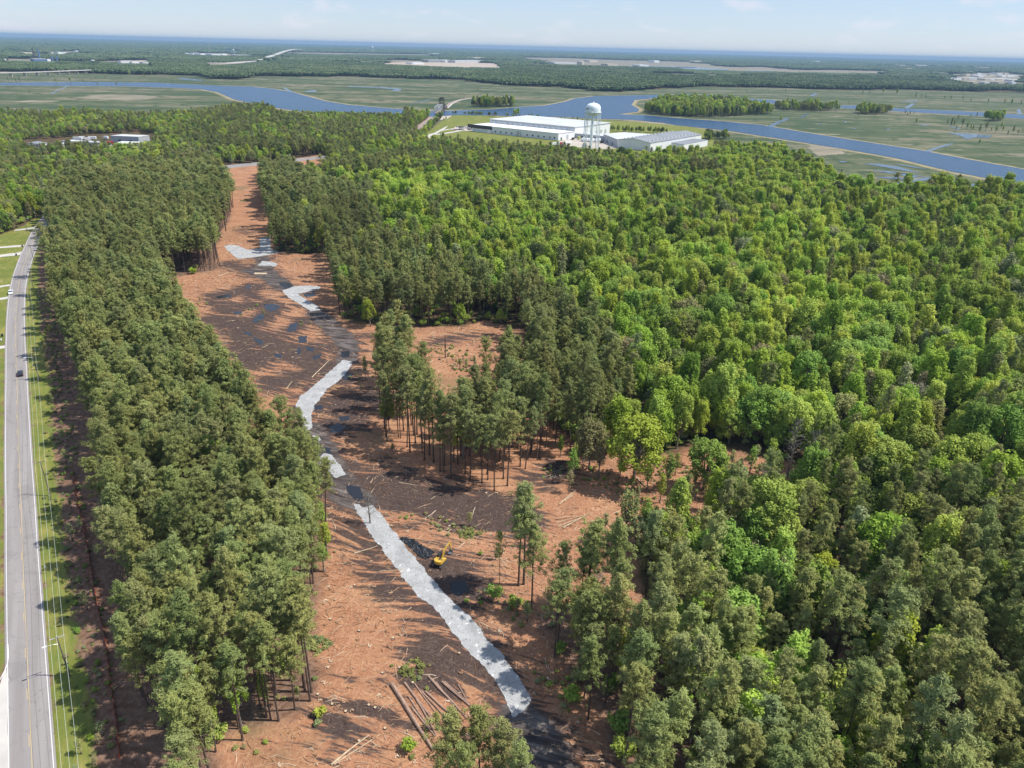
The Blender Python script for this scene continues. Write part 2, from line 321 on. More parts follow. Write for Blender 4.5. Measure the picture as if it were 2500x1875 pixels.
# ------------------------------------------------------------------ materials
class M:
    def __init__(self, name, rough=0.9, spec=0.2):
        self.m = bpy.data.materials.new(name)
        self.m.use_nodes = True
        self.t = self.m.node_tree
        self.b = self.t.nodes['Principled BSDF']
        self.b.inputs['Roughness'].default_value = rough
        self.b.inputs['Specular IOR Level'].default_value = spec
        self._pos = None

    def n(self, ty, **kw):
        x = self.t.nodes.new(ty)
        for k, v in kw.items():
            setattr(x, k, v)
        return x

    def ln(self, a, b):
        self.t.links.new(a, b)

    def put(self, sock, v):
        if hasattr(v, 'is_output'):
            self.ln(v, sock)
        elif isinstance(v, (tuple, list)) and len(v) == 3 and sock.type == 'RGBA':
            sock.default_value = (*v, 1)
        else:
            sock.default_value = v

    def pos(self):
        if self._pos is None:
            self._pos = self.n('ShaderNodeNewGeometry').outputs['Position']
        return self._pos

    def attr(self, name):
        x = self.n('ShaderNodeAttribute')
        x.attribute_name = name
        return x.outputs['Fac']

    def mapping(self, scale=(1, 1, 1), rot=(0, 0, 0), vec=None):
        if any(rot):             # turn first, then stretch
            r = self.n('ShaderNodeMapping')
            r.inputs['Rotation'].default_value = rot
            self.ln(vec or self.pos(), r.inputs['Vector'])
            vec = r.outputs['Vector']
        x = self.n('ShaderNodeMapping')
        x.inputs['Scale'].default_value = scale
        self.ln(vec or self.pos(), x.inputs['Vector'])
        return x.outputs['Vector']

    def noise(self, scale, detail=3, rough=0.55, vec=None, dist=0.0):
        x = self.n('ShaderNodeTexNoise')
        x.inputs['Scale'].default_value = scale
        x.inputs['Detail'].default_value = detail
        x.inputs['Roughness'].default_value = rough
        x.inputs['Distortion'].default_value = dist
        self.ln(vec or self.pos(), x.inputs['Vector'])
        return x.outputs['Fac']

    def ramp(self, fac, stops):
        x = self.n('ShaderNodeValToRGB')
        e = x.color_ramp.elements
        while len(e) < len(stops):
            e.new(0.5)
        for i, (p, c) in enumerate(stops):
            e[i].position = p
            e[i].color = (*c, 1) if isinstance(c, tuple) else (c, c, c, 1)
        self.ln(fac, x.inputs['Fac'])
        return x.outputs['Color']

    def mix(self, f, a, b):
        x = self.n('ShaderNodeMix', data_type='RGBA')
        self.put(x.inputs['Factor'], f)
        self.put(x.inputs['A'], a)
        self.put(x.inputs['B'], b)
        return x.outputs['Result']

    def math(self, op, a, b=0.0, c=None):
        x = self.n('ShaderNodeMath', operation=op)
        self.put(x.inputs[0], a)
        self.put(x.inputs[1], b)
        if c is not None:
            self.put(x.inputs[2], c)
        return x.outputs[0]

    def sm(self, v, lo, hi):
        x = self.n('ShaderNodeMapRange', interpolation_type='SMOOTHSTEP')
        self.put(x.inputs['Value'], v)
        x.inputs['From Min'].default_value = lo
        x.inputs['From Max'].default_value = hi
        return x.outputs['Result']

    def edge(self, name, noise, amp, lo, hi):
        """mask from a signed-distance attribute with a noise-broken edge"""
        return self.sm(self.math('MULTIPLY_ADD', self.math('SUBTRACT', noise, 0.5), amp, self.attr(name)), lo, hi)

    def base(self, v):
        self.put(self.b.inputs['Base Color'], v)
        return self

    def bump(self, h, strength=0.5, dist=0.3):
        x = self.n('ShaderNodeBump')
        x.inputs['Strength'].default_value = strength
        x.inputs['Distance'].default_value = dist
        self.ln(h, x.inputs['Height'])
        self.ln(x.outputs['Normal'], self.b.inputs['Normal'])
        return self

    def rnd(self):
        return self.n('ShaderNodeObjectInfo').outputs['Random']


def plain(name, col, rough=0.7, spec=0.3, var=0.15, scale=0.5, metal=0.0):
    m = M(name, rough, spec)
    f = m.noise(scale, 4, 0.6)
    m.base(m.ramp(f, [(0.3, tuple(c * (1 - var) for c in col)), (0.7, tuple(min(1, c * (1 + var)) for c in col))]))
    m.b.inputs['Metallic'].default_value = metal
    return m.m


def leafmat(name, cols, trans=0.25, hue=None):
    m = M(name, 0.7, 0.1)
    r = m.rnd()
    c = m.ramp(r, [(i / max(1, len(cols) - 1), c) for i, c in enumerate(cols)])
    f = m.noise(0.9, 2, 0.6)
    f2 = m.math('ADD', m.math('MULTIPLY', m.noise(0.035, 3, 0.5), .5), m.math('MULTIPLY', m.noise(0.011, 3, 0.55), .5))
    c = m.mix(m.sm(f, 0.35, 0.7), m.mix(0.2, c, (0.02, 0.03, 0.012)), c)
    hs = m.n('ShaderNodeHueSaturation')
    m.ln(c, hs.inputs['Color'])
    m.ln(m.math('MULTIPLY_ADD', f2, 2.1, 0.0), hs.inputs['Value'])
    m.ln(m.math('MULTIPLY_ADD', m.math('FRACT', m.math('MULTIPLY', r, 37.0)), 0.045, 0.463), hs.inputs['Hue'])
    hs.inputs['Saturation'].default_value = 1.0
    c = hs.outputs['Color']
    m.base(c)
    tr = m.n('ShaderNodeBsdfTranslucent')
    m.ln(m.mix(0.25, c, (0.14, 0.17, 0.02)), tr.inputs['Color'])
    ms = m.n('ShaderNodeMixShader')
    ms.inputs[0].default_value = trans
    out = m.t.nodes['Material Output']
    m.ln(m.b.outputs[0], ms.inputs[1])
    m.ln(tr.outputs[0], ms.inputs[2])
    m.ln(ms.outputs[0], out.inputs['Surface'])
    return m.m


def ground_material():
    m = M('ground_cover', 0.95, 0.12)
    nl = m.noise(0.012, 4, 0.6)
    nm = m.noise(0.09, 5, 0.62)
    ns = m.noise(0.75, 4, 0.65)
    nf = m.noise(3.1, 3, 0.7)
    # bark and needle litter, drawn out in fibres that swirl
    sw = m.n('ShaderNodeTexNoise')
    sw.inputs['Scale'].default_value = 0.045
    m.ln(m.pos(), sw.inputs['Vector'])
    vm = m.n('ShaderNodeVectorMath', operation='MULTIPLY_ADD')
    m.ln(sw.outputs['Color'], vm.inputs[0])
    vm.inputs[1].default_value = (13, 13, 0)
    m.ln(m.pos(), vm.inputs[2])
    fib1 = m.noise(1.0, 4, 0.7, vec=m.mapping((0.35, 2.6, 1), (0, 0, 0.5), vm.outputs[0]))
    fib2 = m.noise(1.0, 4, 0.7, vec=m.mapping((0.4, 2.2, 1), (0, 0, 1.6), vm.outputs[0]))
    fib3 = m.noise(1.0, 4, 0.7, vec=m.mapping((0.45, 1.9, 1), (0, 0, 2.7), vm.outputs[0]))
    fib = m.math('SUBTRACT', m.math('MAXIMUM', m.math('MAXIMUM', fib1, fib3), fib2), 0.02)
    litter = m.ramp(fib, [(0.36, (0.11, 0.06, 0.038)), (0.46, (0.26, 0.125, 0.07)), (0.54, (0.38, 0.185, 0.1)), (0.63, (0.52, 0.32, 0.19)), (0.74, (0.66, 0.48, 0.31))])
    tint = m.ramp(nm, [(0.3, (0.15, 0.085, 0.06)), (0.48, (0.38, 0.18, 0.1)), (0.7, (0.52, 0.31, 0.17))])
    litter = m.mix(0.38, litter, tint)
    litter = m.mix(m.sm(ns, 0.58, 0.78), litter, (0.14, 0.085, 0.06))
    litter = m.mix(m.sm(m.noise(0.028, 4, 0.6), 0.56, 0.72), litter, m.mix(nf, (0.12, 0.1, 0.045), (0.33, 0.21, 0.11)))
    # forest floor
    floor = m.mix(m.sm(nm, 0.38, 0.62), (0.12, 0.066, 0.042), (0.045, 0.06, 0.018))
    floor = m.mix(m.sm(ns, 0.45, 0.8), floor, (0.2, 0.12, 0.075))
    # marsh
    st = m.noise(1.0, 6, 0.6, vec=m.mapping((0.0032, 0.011, 1), (0, 0, 0.05)))
    st2 = m.noise(1.0, 5, 0.68, vec=m.mapping((0.012, 0.055, 1), (0, 0, -0.04)))
    marsh = m.ramp(st, [(0.39, (0.065, 0.092, 0.045)), (0.48, (0.115, 0.13, 0.065)), (0.54, (0.175, 0.168, 0.1)), (0.61, (0.27, 0.22, 0.155))])
    marsh = m.mix(m.sm(st2, 0.42, 0.62), m.mix(0.5, marsh, (0.05, 0.08, 0.035)), marsh)
    marsh = m.mix(m.sm(st2, 0.6, 0.68), marsh, (0.36, 0.31, 0.21))
    marsh = m.mix(m.sm(m.noise(0.03, 6, 0.75), 0.48, 0.62), marsh, (0.05, 0.078, 0.032))
    flat = m.ramp(st2, [(0.38, (0.16, 0.15, 0.1)), (0.6, (0.32, 0.27, 0.2))])
    sand = m.ramp(st2, [(0.35, (0.36, 0.27, 0.2)), (0.65, (0.55, 0.47, 0.38))])
    # mown grass
    gst = m.noise(1.0, 4, 0.6, vec=m.mapping((0.9, 0.12, 1), (0, 0, -0.52)))
    grass = m.ramp(nm, [(0.3, (0.11, 0.14, 0.026)), (0.48, (0.18, 0.19, 0.04)), (0.62, (0.28, 0.25, 0.07)), (0.78, (0.4, 0.32, 0.17))])
    grass = m.mix(m.sm(gst, 0.35, 0.7), grass, (0.13, 0.17, 0.035))
    grass = m.mix(m.sm(nf, 0.5, 0.8), grass, (0.27, 0.24, 0.09))
    # dark mud with wheel streaks
    mud = m.ramp(fib, [(0.4, (0.02, 0.017, 0.018)), (0.55, (0.05, 0.041, 0.04)), (0.68, (0.12, 0.095, 0.085)), (0.78, (0.3, 0.2, 0.14))])
    c = floor
    c = m.mix(m.edge('a_marsh', nm, 26, -2, 2), c, marsh)
    c = m.mix(m.math('MULTIPLY', m.edge('a_bank', nm, 22, -4, 5), .8), c, m.mix(st2, (0.34, 0.24, 0.15), (0.4, 0.36, 0.2)))
    c = m.mix(m.edge('a_flat', nl, 60, -12, 12), c, flat)
    c = m.mix(m.edge('a_sand', nl, 30, -12, 12), c, sand)
    c = m.mix(m.edge('a_litter_shade', nm, 12, -2, 3), c, m.mix(0.7, litter, m.mix(m.sm(ns, .4, .62), (0.06, 0.045, 0.036), (0.17, 0.125, 0.1))))  # litter under and beside the pines, darkened: tree shade put into its colour
    c = m.mix(m.edge('a_grass', m.noise(0.16, 5, 0.7), 9, -0.7, 0.9), c, grass)
    cm = m.edge('a_clear', nm, 9, -2, 2)
    c = m.mix(cm, c, litter)
    vm2 = m.n('ShaderNodeVectorMath', operation='MULTIPLY_ADD')
    sw2 = m.n('ShaderNodeTexNoise')
    sw2.inputs['Scale'].default_value = 0.02
    m.ln(m.pos(), sw2.inputs['Vector'])
    m.ln(sw2.outputs['Color'], vm2.inputs[0])
    vm2.inputs[1].default_value = (28, 28, 0)
    m.ln(m.pos(), vm2.inputs[2])
    sk = m.noise(1.0, 5, 0.68, vec=m.mapping((0.075, 0.5, 1), (0, 0, 0.25), vm2.outputs[0]))
    md = m.math('MULTIPLY_ADD', m.math('SUBTRACT', sk, 0.53), 44.0, m.attr('a_mud'))
    md = m.math('MULTIPLY_ADD', m.math('SUBTRACT', fib, 0.52), 16.0, md)
    c = m.mix(m.math('MULTIPLY', m.sm(md, -1.6, 1.6), 0.9), c, mud)
    c = m.mix(m.math('MULTIPLY', m.edge('a_track', nm, 6, -1, 1), .92), c, m.ramp(sk, [(.38, (.03, .026, .026)), (.5, (.085, .072, .068)), (.62, (.19, .165, .15))]))
    m.base(c)
    m.bump(m.math('ADD', m.math('MULTIPLY', fib, 0.5), m.math('MULTIPLY', ns, 0.9)), 0.75, 0.35)
    return m.m


def water_material(name, deep, rough, wav, dist, spec=0.5):
    m = M(name, rough, spec)
    m.b.inputs['IOR'].default_value = 1.33
    f = m.noise(0.02, 4, 0.6)
    m.base(m.mix(f, deep, tuple(c * 1.25 for c in deep)))
    w = m.noise(1.0, 4, 0.65, vec=m.mapping((wav * 0.5, wav, 1), (0, 0, 0.35)))
    m.bump(w, 1.0, dist)
    return m.m


MAT = {}
MAT['ground'] = ground_material()
MAT['river'] = water_material('river_water', (0.028, 0.07, 0.135), 0.24, 0.35, 2.5, 0.28)
MAT['creek'] = water_material('creek_water', (0.06, 0.09, 0.13), 0.12, 0.6, 0.35)
MAT['puddle'] = water_material('puddle_water', (0.02, 0.022, 0.028), 0.12, 1.5, 0.06)


def gravel_material():
    m = M('crushed_gravel', 0.95, 0.15)
    a = m.noise(0.25, 5, 0.65)
    b = m.noise(4.5, 3, 0.7)
    d = m.noise(1.1, 4, 0.7)
    c = m.ramp(a, [(0.3, (0.30, 0.30, 0.3)), (0.5, (0.41, 0.41, 0.405)), (0.72, (0.5, 0.5, 0.495))])
    c = m.mix(m.sm(b, 0.48, 0.68), c, (0.24, 0.24, 0.24))
    c = m.mix(m.sm(d, 0.58, 0.7), c, (0.2, 0.185, 0.175))
    c = m.mix(m.sm(m.noise(0.6, 3, .6), 0.6, 0.7), c, (0.66, 0.66, 0.65))
    m.base(c)
    m.bump(m.math('ADD', b, m.math('MULTIPLY', d, 1.5)), 0.6, 0.12)
    return m.m


def asphalt_material():
    m = M('worn_asphalt', 0.9, 0.2)
    lon = m.noise(1.0, 3, 0.5, vec=m.mapping((0.55, 0.02, 1), (0, 0, -0.55)))
    a = m.noise(0.12, 5, 0.6)
    b = m.noise(9, 2, 0.7)
    c = m.ramp(lon, [(0.35, (0.25, 0.222, 0.212)), (0.65, (0.32, 0.29, 0.278))])
    c = m.mix(m.math('MULTIPLY', a, 0.35), c, (0.2, 0.19, 0.185))
    c = m.mix(m.math('MULTIPLY', b, 0.2), c, (0.4, 0.38, 0.37))
    c = m.mix(m.math('MULTIPLY', m.sm(m.noise(0.05, 3, 0.5, dist=1.5), 0.6, 0.63), 0.25), c, (0.17, 0.16, 0.155))
    crk = m.math('ABSOLUTE', m.math('SUBTRACT', m.noise(0.14, 4, 0.6), 0.5))
    c = m.mix(m.math('MULTIPLY', m.sm(m.math('MULTIPLY', crk, -1.0), -0.006, -0.001), 0.35), c, (0.1, 0.095, 0.09))
    m.base(c)
    return m.m


MAT['gravel'] = gravel_material()
MAT['asphalt'] = asphalt_material()
MAT['concrete'] = plain('pale_concrete', (0.52, 0.49, 0.45), 0.9, 0.2, 0.12, 0.15)
MAT['lotpave'] = plain('lot_concrete', (0.47, 0.41, 0.35), 0.9, 0.2, 0.15, 0.05)
MAT['white_line'] = plain('white_road_paint', (0.7, 0.69, 0.67), 0.8, 0.2, 0.12, 2)
MAT['yellow_line'] = plain('yellow_road_paint', (0.56, 0.42, 0.2), 0.8, 0.2, 0.15, 2)
MAT['rail'] = plain('rail_ballast', (0.33, 0.26, 0.22), 0.95, 0.1, 0.3, 0.1)
MAT['bark'] = plain('pine_bark', (0.11, 0.082, 0.065), 0.95, 0.1, 0.35, 1.5)
MAT['greybark'] = plain('grey_bark', (0.22, 0.2, 0.175), 0.95, 0.1, 0.3, 1.5)
MAT['pine'] = leafmat('pine_needles', [(0.215, 0.26, 0.085), (0.255, 0.3, 0.092), (0.31, 0.35, 0.115), (0.235, 0.28, 0.11)], 0.15)
MAT['bright'] = leafmat('spring_leaves', [(0.3, 0.46, 0.06), (0.4, 0.56, 0.07), (0.47, 0.6, 0.12), (0.26, 0.42, 0.06)], 0.34)
MAT['mid'] = leafmat('green_leaves', [(0.2, 0.33, 0.06), (0.26, 0.4, 0.07), (0.32, 0.45, 0.095)], 0.25)
MAT['olive'] = leafmat('olive_leaves', [(0.22, 0.27, 0.08), (0.32, 0.37, 0.18), (0.3, 0.34, 0.09), (0.36, 0.31, 0.16)], 0.22)
MAT['greyleaf'] = leafmat('budding_twigs', [(0.3, 0.26, 0.21), (0.34, 0.27, 0.23), (0.33, 0.34, 0.22)], 0.2)
MAT['darkleaf'] = leafmat('dark_leaves', [(0.075, 0.12, 0.04), (0.1, 0.145, 0.045)], 0.15)
MAT['cut'] = plain('cut_wood', (0.52, 0.4, 0.27), 0.85, 0.2, 0.3, 1.0)
MAT['logbark'] = plain('reddish_log_bark', (0.36, 0.24, 0.18), 0.9, 0.15, 0.3, 1.2)
MAT['stick'] = None


def stick_material():
    m = M('split_wood', 0.9, 0.15)
    m.base(m.ramp(m.rnd(), [(0.0, (0.22, 0.12, 0.07)), (0.3, (0.4, 0.24, 0.14)), (0.7, (0.5, 0.34, 0.22)), (1.0, (0.7, 0.57, 0.42))]))
    return m.m


MAT['stick'] = stick_material()


# ------------------------------------------------------------------ mesh helpers
def tagit(o, label=None, cat=None, group=None, kind=None):
    if label: o['label'] = label
    if cat: o['category'] = cat
    if group: o['group'] = group
    if kind: o['kind'] = kind
    return o


class B:
    """collects vertices and faces for one mesh"""
    def __init__(self):
        self.v = []; self.f = []; self.mi = []

    def add(self, vs, fs, mi=0):
        k = len(self.v)
        self.v.extend(vs)
        self.f.extend([tuple(i + k for i in f) for f in fs])
        self.mi.extend([mi] * len(fs))
        return self

    def box(self, c, s, rz=0.0, mi=0, taper=1.0):
        x, y, z = s[0] / 2, s[1] / 2, s[2] / 2
        vs = []
        for sz in (-1, 1):
            t = taper if sz > 0 else 1.0
            for sx, sy in ((-1, -1), (1, -1), (1, 1), (-1, 1)):
                a, b = sx * x * t, sy * y * t
                vs.append((c[0] + a * math.cos(rz) - b * math.sin(rz), c[1] + a * math.sin(rz) + b * math.cos(rz), c[2] + sz * z))
        return self.add(vs, [(0, 3, 2, 1), (4, 5, 6, 7), (0, 1, 5, 4), (1, 2, 6, 5), (2, 3, 7, 6), (3, 0, 4, 7)], mi)

    def tube(self, pts, rad, n=6, mi=0, cap=True):
        P = [Vector(p) for p in pts]
        if not isinstance(rad, (list, tuple)):
            rad = [rad] * len(P)
        rings = []
        vs = []
        for i, p in enumerate(P):
            d = (P[min(i + 1, len(P) - 1)] - P[max(i - 1, 0)])
            d = d.normalized() if d.length > 1e-9 else Vector((0, 0, 1))
            a = d.cross(Vector((0.13, 0.37, 0.92)))
            if a.length < 0.1:
                a = d.cross(Vector((1, 0, 0)))
            a.normalize()
            b = d.cross(a)
            for k in range(n):
                t = 2 * math.pi * k / n
                q = p + (a * math.cos(t) + b * math.sin(t)) * rad[i]
                vs.append(tuple(q))
        fs = []
        for i in range(len(P) - 1):
            for k in range(n):
                fs.append((i * n + k, i * n + (k + 1) % n, (i + 1) * n + (k + 1) % n, (i + 1) * n + k))
        if cap:
            fs.append(tuple(range(n - 1, -1, -1)))
            fs.append(tuple((len(P) - 1) * n + k for k in range(n)))
        return self.add(vs, fs, mi)

    def prism(self, poly, z0, z1, mi=0):
        """vertical prism over a counter-clockwise polygon; z1 may be a list (one height per corner)"""
        n = len(poly)
        a = sum(poly[i][0] * poly[(i + 1) % n][1] - poly[(i + 1) % n][0] * poly[i][1] for i in range(n))
        idx = list(range(n)) if a > 0 else list(range(n - 1, -1, -1))
        tops = z1 if isinstance(z1, (list, tuple)) else [z1] * n
        vs = [(poly[i][0], poly[i][1], z0) for i in idx] + [(poly[i][0], poly[i][1], tops[i]) for i in idx]
        fs = [tuple(range(n - 1, -1, -1)), tuple(range(n, 2 * n))] + [(i, (i + 1) % n, n + (i + 1) % n, n + i) for i in range(n)]
        return self.add(vs, fs, mi)

    def lathe(self, prof, n=24, c=(0, 0), mi=0):
        vs = []
        for r, z in prof:
            for k in range(n):
                t = 2 * math.pi * k / n
                vs.append((c[0] + r * math.cos(t), c[1] + r * math.sin(t), z))
        fs = []
        for i in range(len(prof) - 1):
            for k in range(n):
                fs.append((i * n + k, i * n + (k + 1) % n, (i + 1) * n + (k + 1) % n, (i + 1) * n + k))
        return self.add(vs, fs, mi)

    def mesh(self, name, mats):
        me = bpy.data.meshes.new(name)
        me.from_pydata(self.v, [], self.f)
        for m in (mats if isinstance(mats, (list, tuple)) else [mats]):
            me.materials.append(m)
        if any(self.mi):
            me.polygons.foreach_set('material_index', self.mi)
        me.update()
        return me

    def obj(self, name, mats, parent=None, smooth=False, loc=None):
        o = bpy.data.objects.new(name, self.mesh(name, mats))
        COL.objects.link(o)
        if parent: o.parent = parent
        if loc: o.location = loc
        if smooth:
            o.data.polygons.foreach_set('use_smooth', [True] * len(o.data.polygons))
        return o


def empty(name, loc, label, cat, rz=0.0, group=None):
    o = bpy.data.objects.new(name, None)
    o.empty_display_size = 0.5
    COL.objects.link(o)
    o.location = loc
    o.rotation_euler = (0, 0, rz)
    return tagit(o, label, cat, group)


def clone(o, parent=None):
    c = o.copy()
    COL.objects.link(c)
    if parent is not None:
        c.parent = parent
    for ch in list(o.children):
        clone(ch, c)
    return c


def sheet(name, poly_px, z, mat, rag=0.0, step=1.5, thick=0.0, seed=1, parent=None):
    """a flat sheet over a polygon traced on the ground, with a slightly ragged edge"""
    P = W2(poly_px)
    rn = random.Random(seed)
    out = []
    for i in range(len(P)):
        a = Vector(P[i]); b = Vector(P[(i + 1) % len(P)])
        L = (b - a).length
        n = max(1, min(60, int(L / step)))
        nn = Vector((-(b - a).y, (b - a).x)) / max(L, 1e-6)
        for k in range(n):
            p = a + (b - a) * k / n
            if rag:
                p = p + nn * rag * (mnoise.noise(Vector((p.x * 0.35, p.y * 0.35, seed))) * 0.9 + rn.uniform(-.5, .5))
            out.append((p.x, p.y))
    bm = bmesh.new()
    vs = [bm.verts.new((x, y, z)) for x, y in out]
    es = [bm.edges.new((vs[i], vs[(i + 1) % len(vs)])) for i in range(len(vs))]
    bmesh.ops.triangle_fill(bm, use_beauty=True, edges=es, normal=(0, 0, 1))
    for f in bm.faces:
        if f.normal.z < 0:
            f.normal_flip()
    me = bpy.data.meshes.new(name)
    bm.to_mesh(me); bm.free()
    me.materials.append(mat)
    o = bpy.data.objects.new(name, me)
    COL.objects.link(o)
    if parent: o.parent = parent
    return o


def catmull(pts, n=6):
    out = []
    P = [Vector(p) for p in pts]
    for i in range(len(P) - 1):
        p0 = P[max(i - 1, 0)]; p1 = P[i]; p2 = P[i + 1]; p3 = P[min(i + 2, len(P) - 1)]
        for k in range(n):
            t = k / n
            out.append(0.5 * ((2 * p1) + (p2 - p0) * t + (2 * p0 - 5 * p1 + 4 * p2 - p3) * t * t + (3 * p1 - p0 - 3 * p2 + p3) * t ** 3))
    out.append(P[-1])
    return out


def ribbon(name, pts, w, z, mat, off=0.0, dash=None, kind='structure'):
    P = [Vector((p[0], p[1])) for p in pts]
    b = B()
    dist = 0.0
    L = []
    R = []
    for i, p in enumerate(P):
        d = (P[min(i + 1, len(P) - 1)] - P[max(i - 1, 0)]).normalized()
        nn = Vector((-d.y, d.x))
        L.append(p + nn * (off + w / 2)); R.append(p + nn * (off - w / 2))
    for i in range(len(P) - 1):
        s = (P[i + 1] - P[i]).length
        if dash is None or (dist % dash[0]) < dash[1]:
            b.add([(R[i].x, R[i].y, z), (R[i + 1].x, R[i + 1].y, z), (L[i + 1].x, L[i + 1].y, z), (L[i].x, L[i].y, z)], [(0, 1, 2, 3)])
        dist += s
    o = b.obj(name, mat)
    if kind: o['kind'] = kind
    return o


def resample(pts, step):
    P = [Vector((p[0], p[1])) for p in pts]
    out = [P[0]]
    acc = 0.0
    for i in range(len(P) - 1):
        a, b = P[i], P[i + 1]
        L = (b - a).length
        while acc + step <= L:
            acc += step
            out.append(a + (b - a) * acc / L)
        acc -= L
    return out


# ------------------------------------------------------------------ the ground: one sheet to the horizon
def axis(lo, hi, step, far_lo, far_hi, r):
    a = list(np.arange(lo, hi + step, step))
    s = step
    while a[-1] < far_hi:
        s *= r
        a.append(a[-1] + s)
    s = step
    pre = []
    x = lo
    while x > far_lo:
        s *= r
        x -= s
        pre.append(x)
    return np.array(pre[::-1] + a)


def vnoise(X, Y, s, off=0.0):
    """cheap smooth noise 0..1 (sum of rotated sines)"""
    r = np.zeros(X.shape)
    for k, (a, f) in enumerate(((.3, 1), (1.4, 1.37), (2.6, 1.9), (3.9, 2.7))):
        u = (X * math.cos(a) + Y * math.sin(a)) * f / s + off * (k + 1)
        v = (-X * math.sin(a) + Y * math.cos(a)) * f / s * .8 + off * 2.3
        r += np.sin(u + 1.7 * np.sin(v)) * np.cos(v + 1.3 * np.sin(u * .7)) / (k + 1)
    return .5 + r / 3.2


def build_ground():
    xs = axis(-330, 560, 2.6, -42000, 42000, 1.03)
    ys = axis(40, 780, 2.6, -3000, 42000, 1.022)
    X, Y = np.meshgrid(xs, ys)
    nx, ny = len(xs), len(ys)
    Xf = X.ravel(); Yf = Y.ravel()
    me = bpy.data.meshes.new('ground')
    me.vertices.add(nx * ny)
    co = np.zeros((nx * ny, 3), np.float32)
    co[:, 0] = Xf; co[:, 1] = Yf
    me.vertices.foreach_set('co', co.ravel())
    i, j = np.meshgrid(np.arange(nx - 1), np.arange(ny - 1))
    a = (j * nx + i).ravel()
    q = np.stack([a, a + 1, a + 1 + nx, a + nx], 1).astype(np.int32)
    nf = len(q)
    me.loops.add(nf * 4)
    me.loops.foreach_set('vertex_index', q.ravel())
    me.polygons.add(nf)
    me.polygons.foreach_set('loop_start', np.arange(0, nf * 4, 4, dtype=np.int32))
    me.polygons.foreach_set('loop_total', np.full(nf, 4, np.int32))
    me.update()

    def put(name, arr):
        at = me.attributes.new(name, 'FLOAT', 'POINT')
        at.data.foreach_set('value', arr.astype(np.float32))
    gate = Yf > -40
    put('a_clear', np.maximum(sdf(Xf, Yf, W2(CLEAR)), sdf(Xf, Yf, W2(ROAD2)) - 1))
    mud = np.full(Xf.shape, -60.0)
    for pts, hw in MUDLINES:
        mud = np.maximum(mud, sdf(Xf, Yf, W2(pts), closed=False) + hw * 1.35)
    for g in (G1, G2, G3, G4):
        mud = np.maximum(mud, sdf(Xf, Yf, W2(g)) + 1.5)
    put('a_mud', mud)
    trk = np.full(Xf.shape, -60.0)
    for i in (0, 1, 3, 4, 5, 6, 7):
        trk = np.maximum(trk, sdf(Xf, Yf, W2(MUDLINES[i][0]), closed=False) + MUDLINES[i][1] * .8)
    put('a_track', trk)
    gr = sdf(Xf, Yf, W2(VERGE))
    for g in (LAWN, FLAWN, FACT):
        gr = np.maximum(gr, sdf(Xf, Yf, W2(g)))
    put('a_grass', gr)
    put('a_litter_shade', np.maximum(sdf(Xf, Yf, W2(PINE_POLYS[2])), np.maximum(sdf(Xf, Yf, W2(MIDSTAND)), np.maximum(sdf(Xf, Yf, W2(ROADZ)), sdf(Xf, Yf, W2(PINE_POLYS[0])) ))))
    # marsh: between the near woods and the far forest base line
    px, py = PR(Xf, Yf)
    front = np.interp(px, [p[0] for p in FB], [p[1] for p in FB])
    ok = (Yf > 300) & (py > front) & (py < 560)
    near = inpoly(px, py, NEAR) | (inpoly(px, py, FACT))
    isl = np.zeros(px.shape, bool)
    put('a_marsh', np.where(ok & ~near, 30.0, -30.0))
    fo = np.full(Xf.shape, -60.0)
    fs = np.full(Xf.shape, -60.0)
    for k, p in enumerate(FAR_OPEN):
        s = np.where((Yf > 0) & inpoly(px, py, p), 60.0, -60.0)
        if k in (1, 6, 7):
            fs = np.maximum(fs, s)
        else:
            fo = np.maximum(fo, s)
    marsh_flats = [K(TF, [(950, 915), (1200, 880), (1700, 880), (2030, 910), (1800, 945), (1300, 945)]), K(TF, [(180, 970), (400, 948), (740, 955), (600, 975)]), K(C3F, [(880, 745), (1000, 760), (1080, 820), (900, 835), (840, 780)]),
                   K(C2F, [(1700, 600), (2212, 690), (2212, 660), (1900, 610)])]
    fo = np.where((Yf > 3500) & (vnoise(Xf, Yf, 420, 1.7) > .74), 60.0, fo)
    for p in marsh_flats:
        fo = np.maximum(fo, np.where((Yf > 0) & inpoly(px, py, p), 60.0, -60.0))
    rw = sdf(Xf, Yf, W2(RIVER), lim=60)
    put('a_bank', np.where(Yf < 2700, 9 + rw, -60.0))
    put('a_flat', fo)
    put('a_sand', fs)
    me.materials.append(MAT['ground'])
    o = bpy.data.objects.new('ground', me)
    COL.objects.link(o)
    tagit(o, kind='structure')
    return o


build_ground()
tagit(sheet('river', RIVER, 0.25, MAT['river'], rag=1.5, step=12), kind='structure')
for k, p in enumerate(WATERS):
    tagit(sheet('creek' if k else 'pond', p, 0.3, MAT['creek'], rag=0.8, step=5, seed=k), kind='structure')
for k, p in enumerate(PUDDLES):
    tagit(sheet('puddle', p, 0.03, MAT['puddle'], rag=0.4, step=0.8, seed=k + 40), kind='structure')
for k, p in enumerate((G1, G2, G3, G4, G5, G6, G7)):
    tagit(sheet('gravel_road', p, 0.06, MAT['gravel'], rag=0.42, step=0.6, seed=k + 90), kind='structure')

# the paved road
RL = [tuple(p) for p in catmull([G(*p) for p in ROAD_L], 5)]
RRr = [tuple(p) for p in catmull([G(*p) for p in ROAD_R], 5)]
RC = [p for p in catmull([G(*p) for p in ROAD_C], 5)]
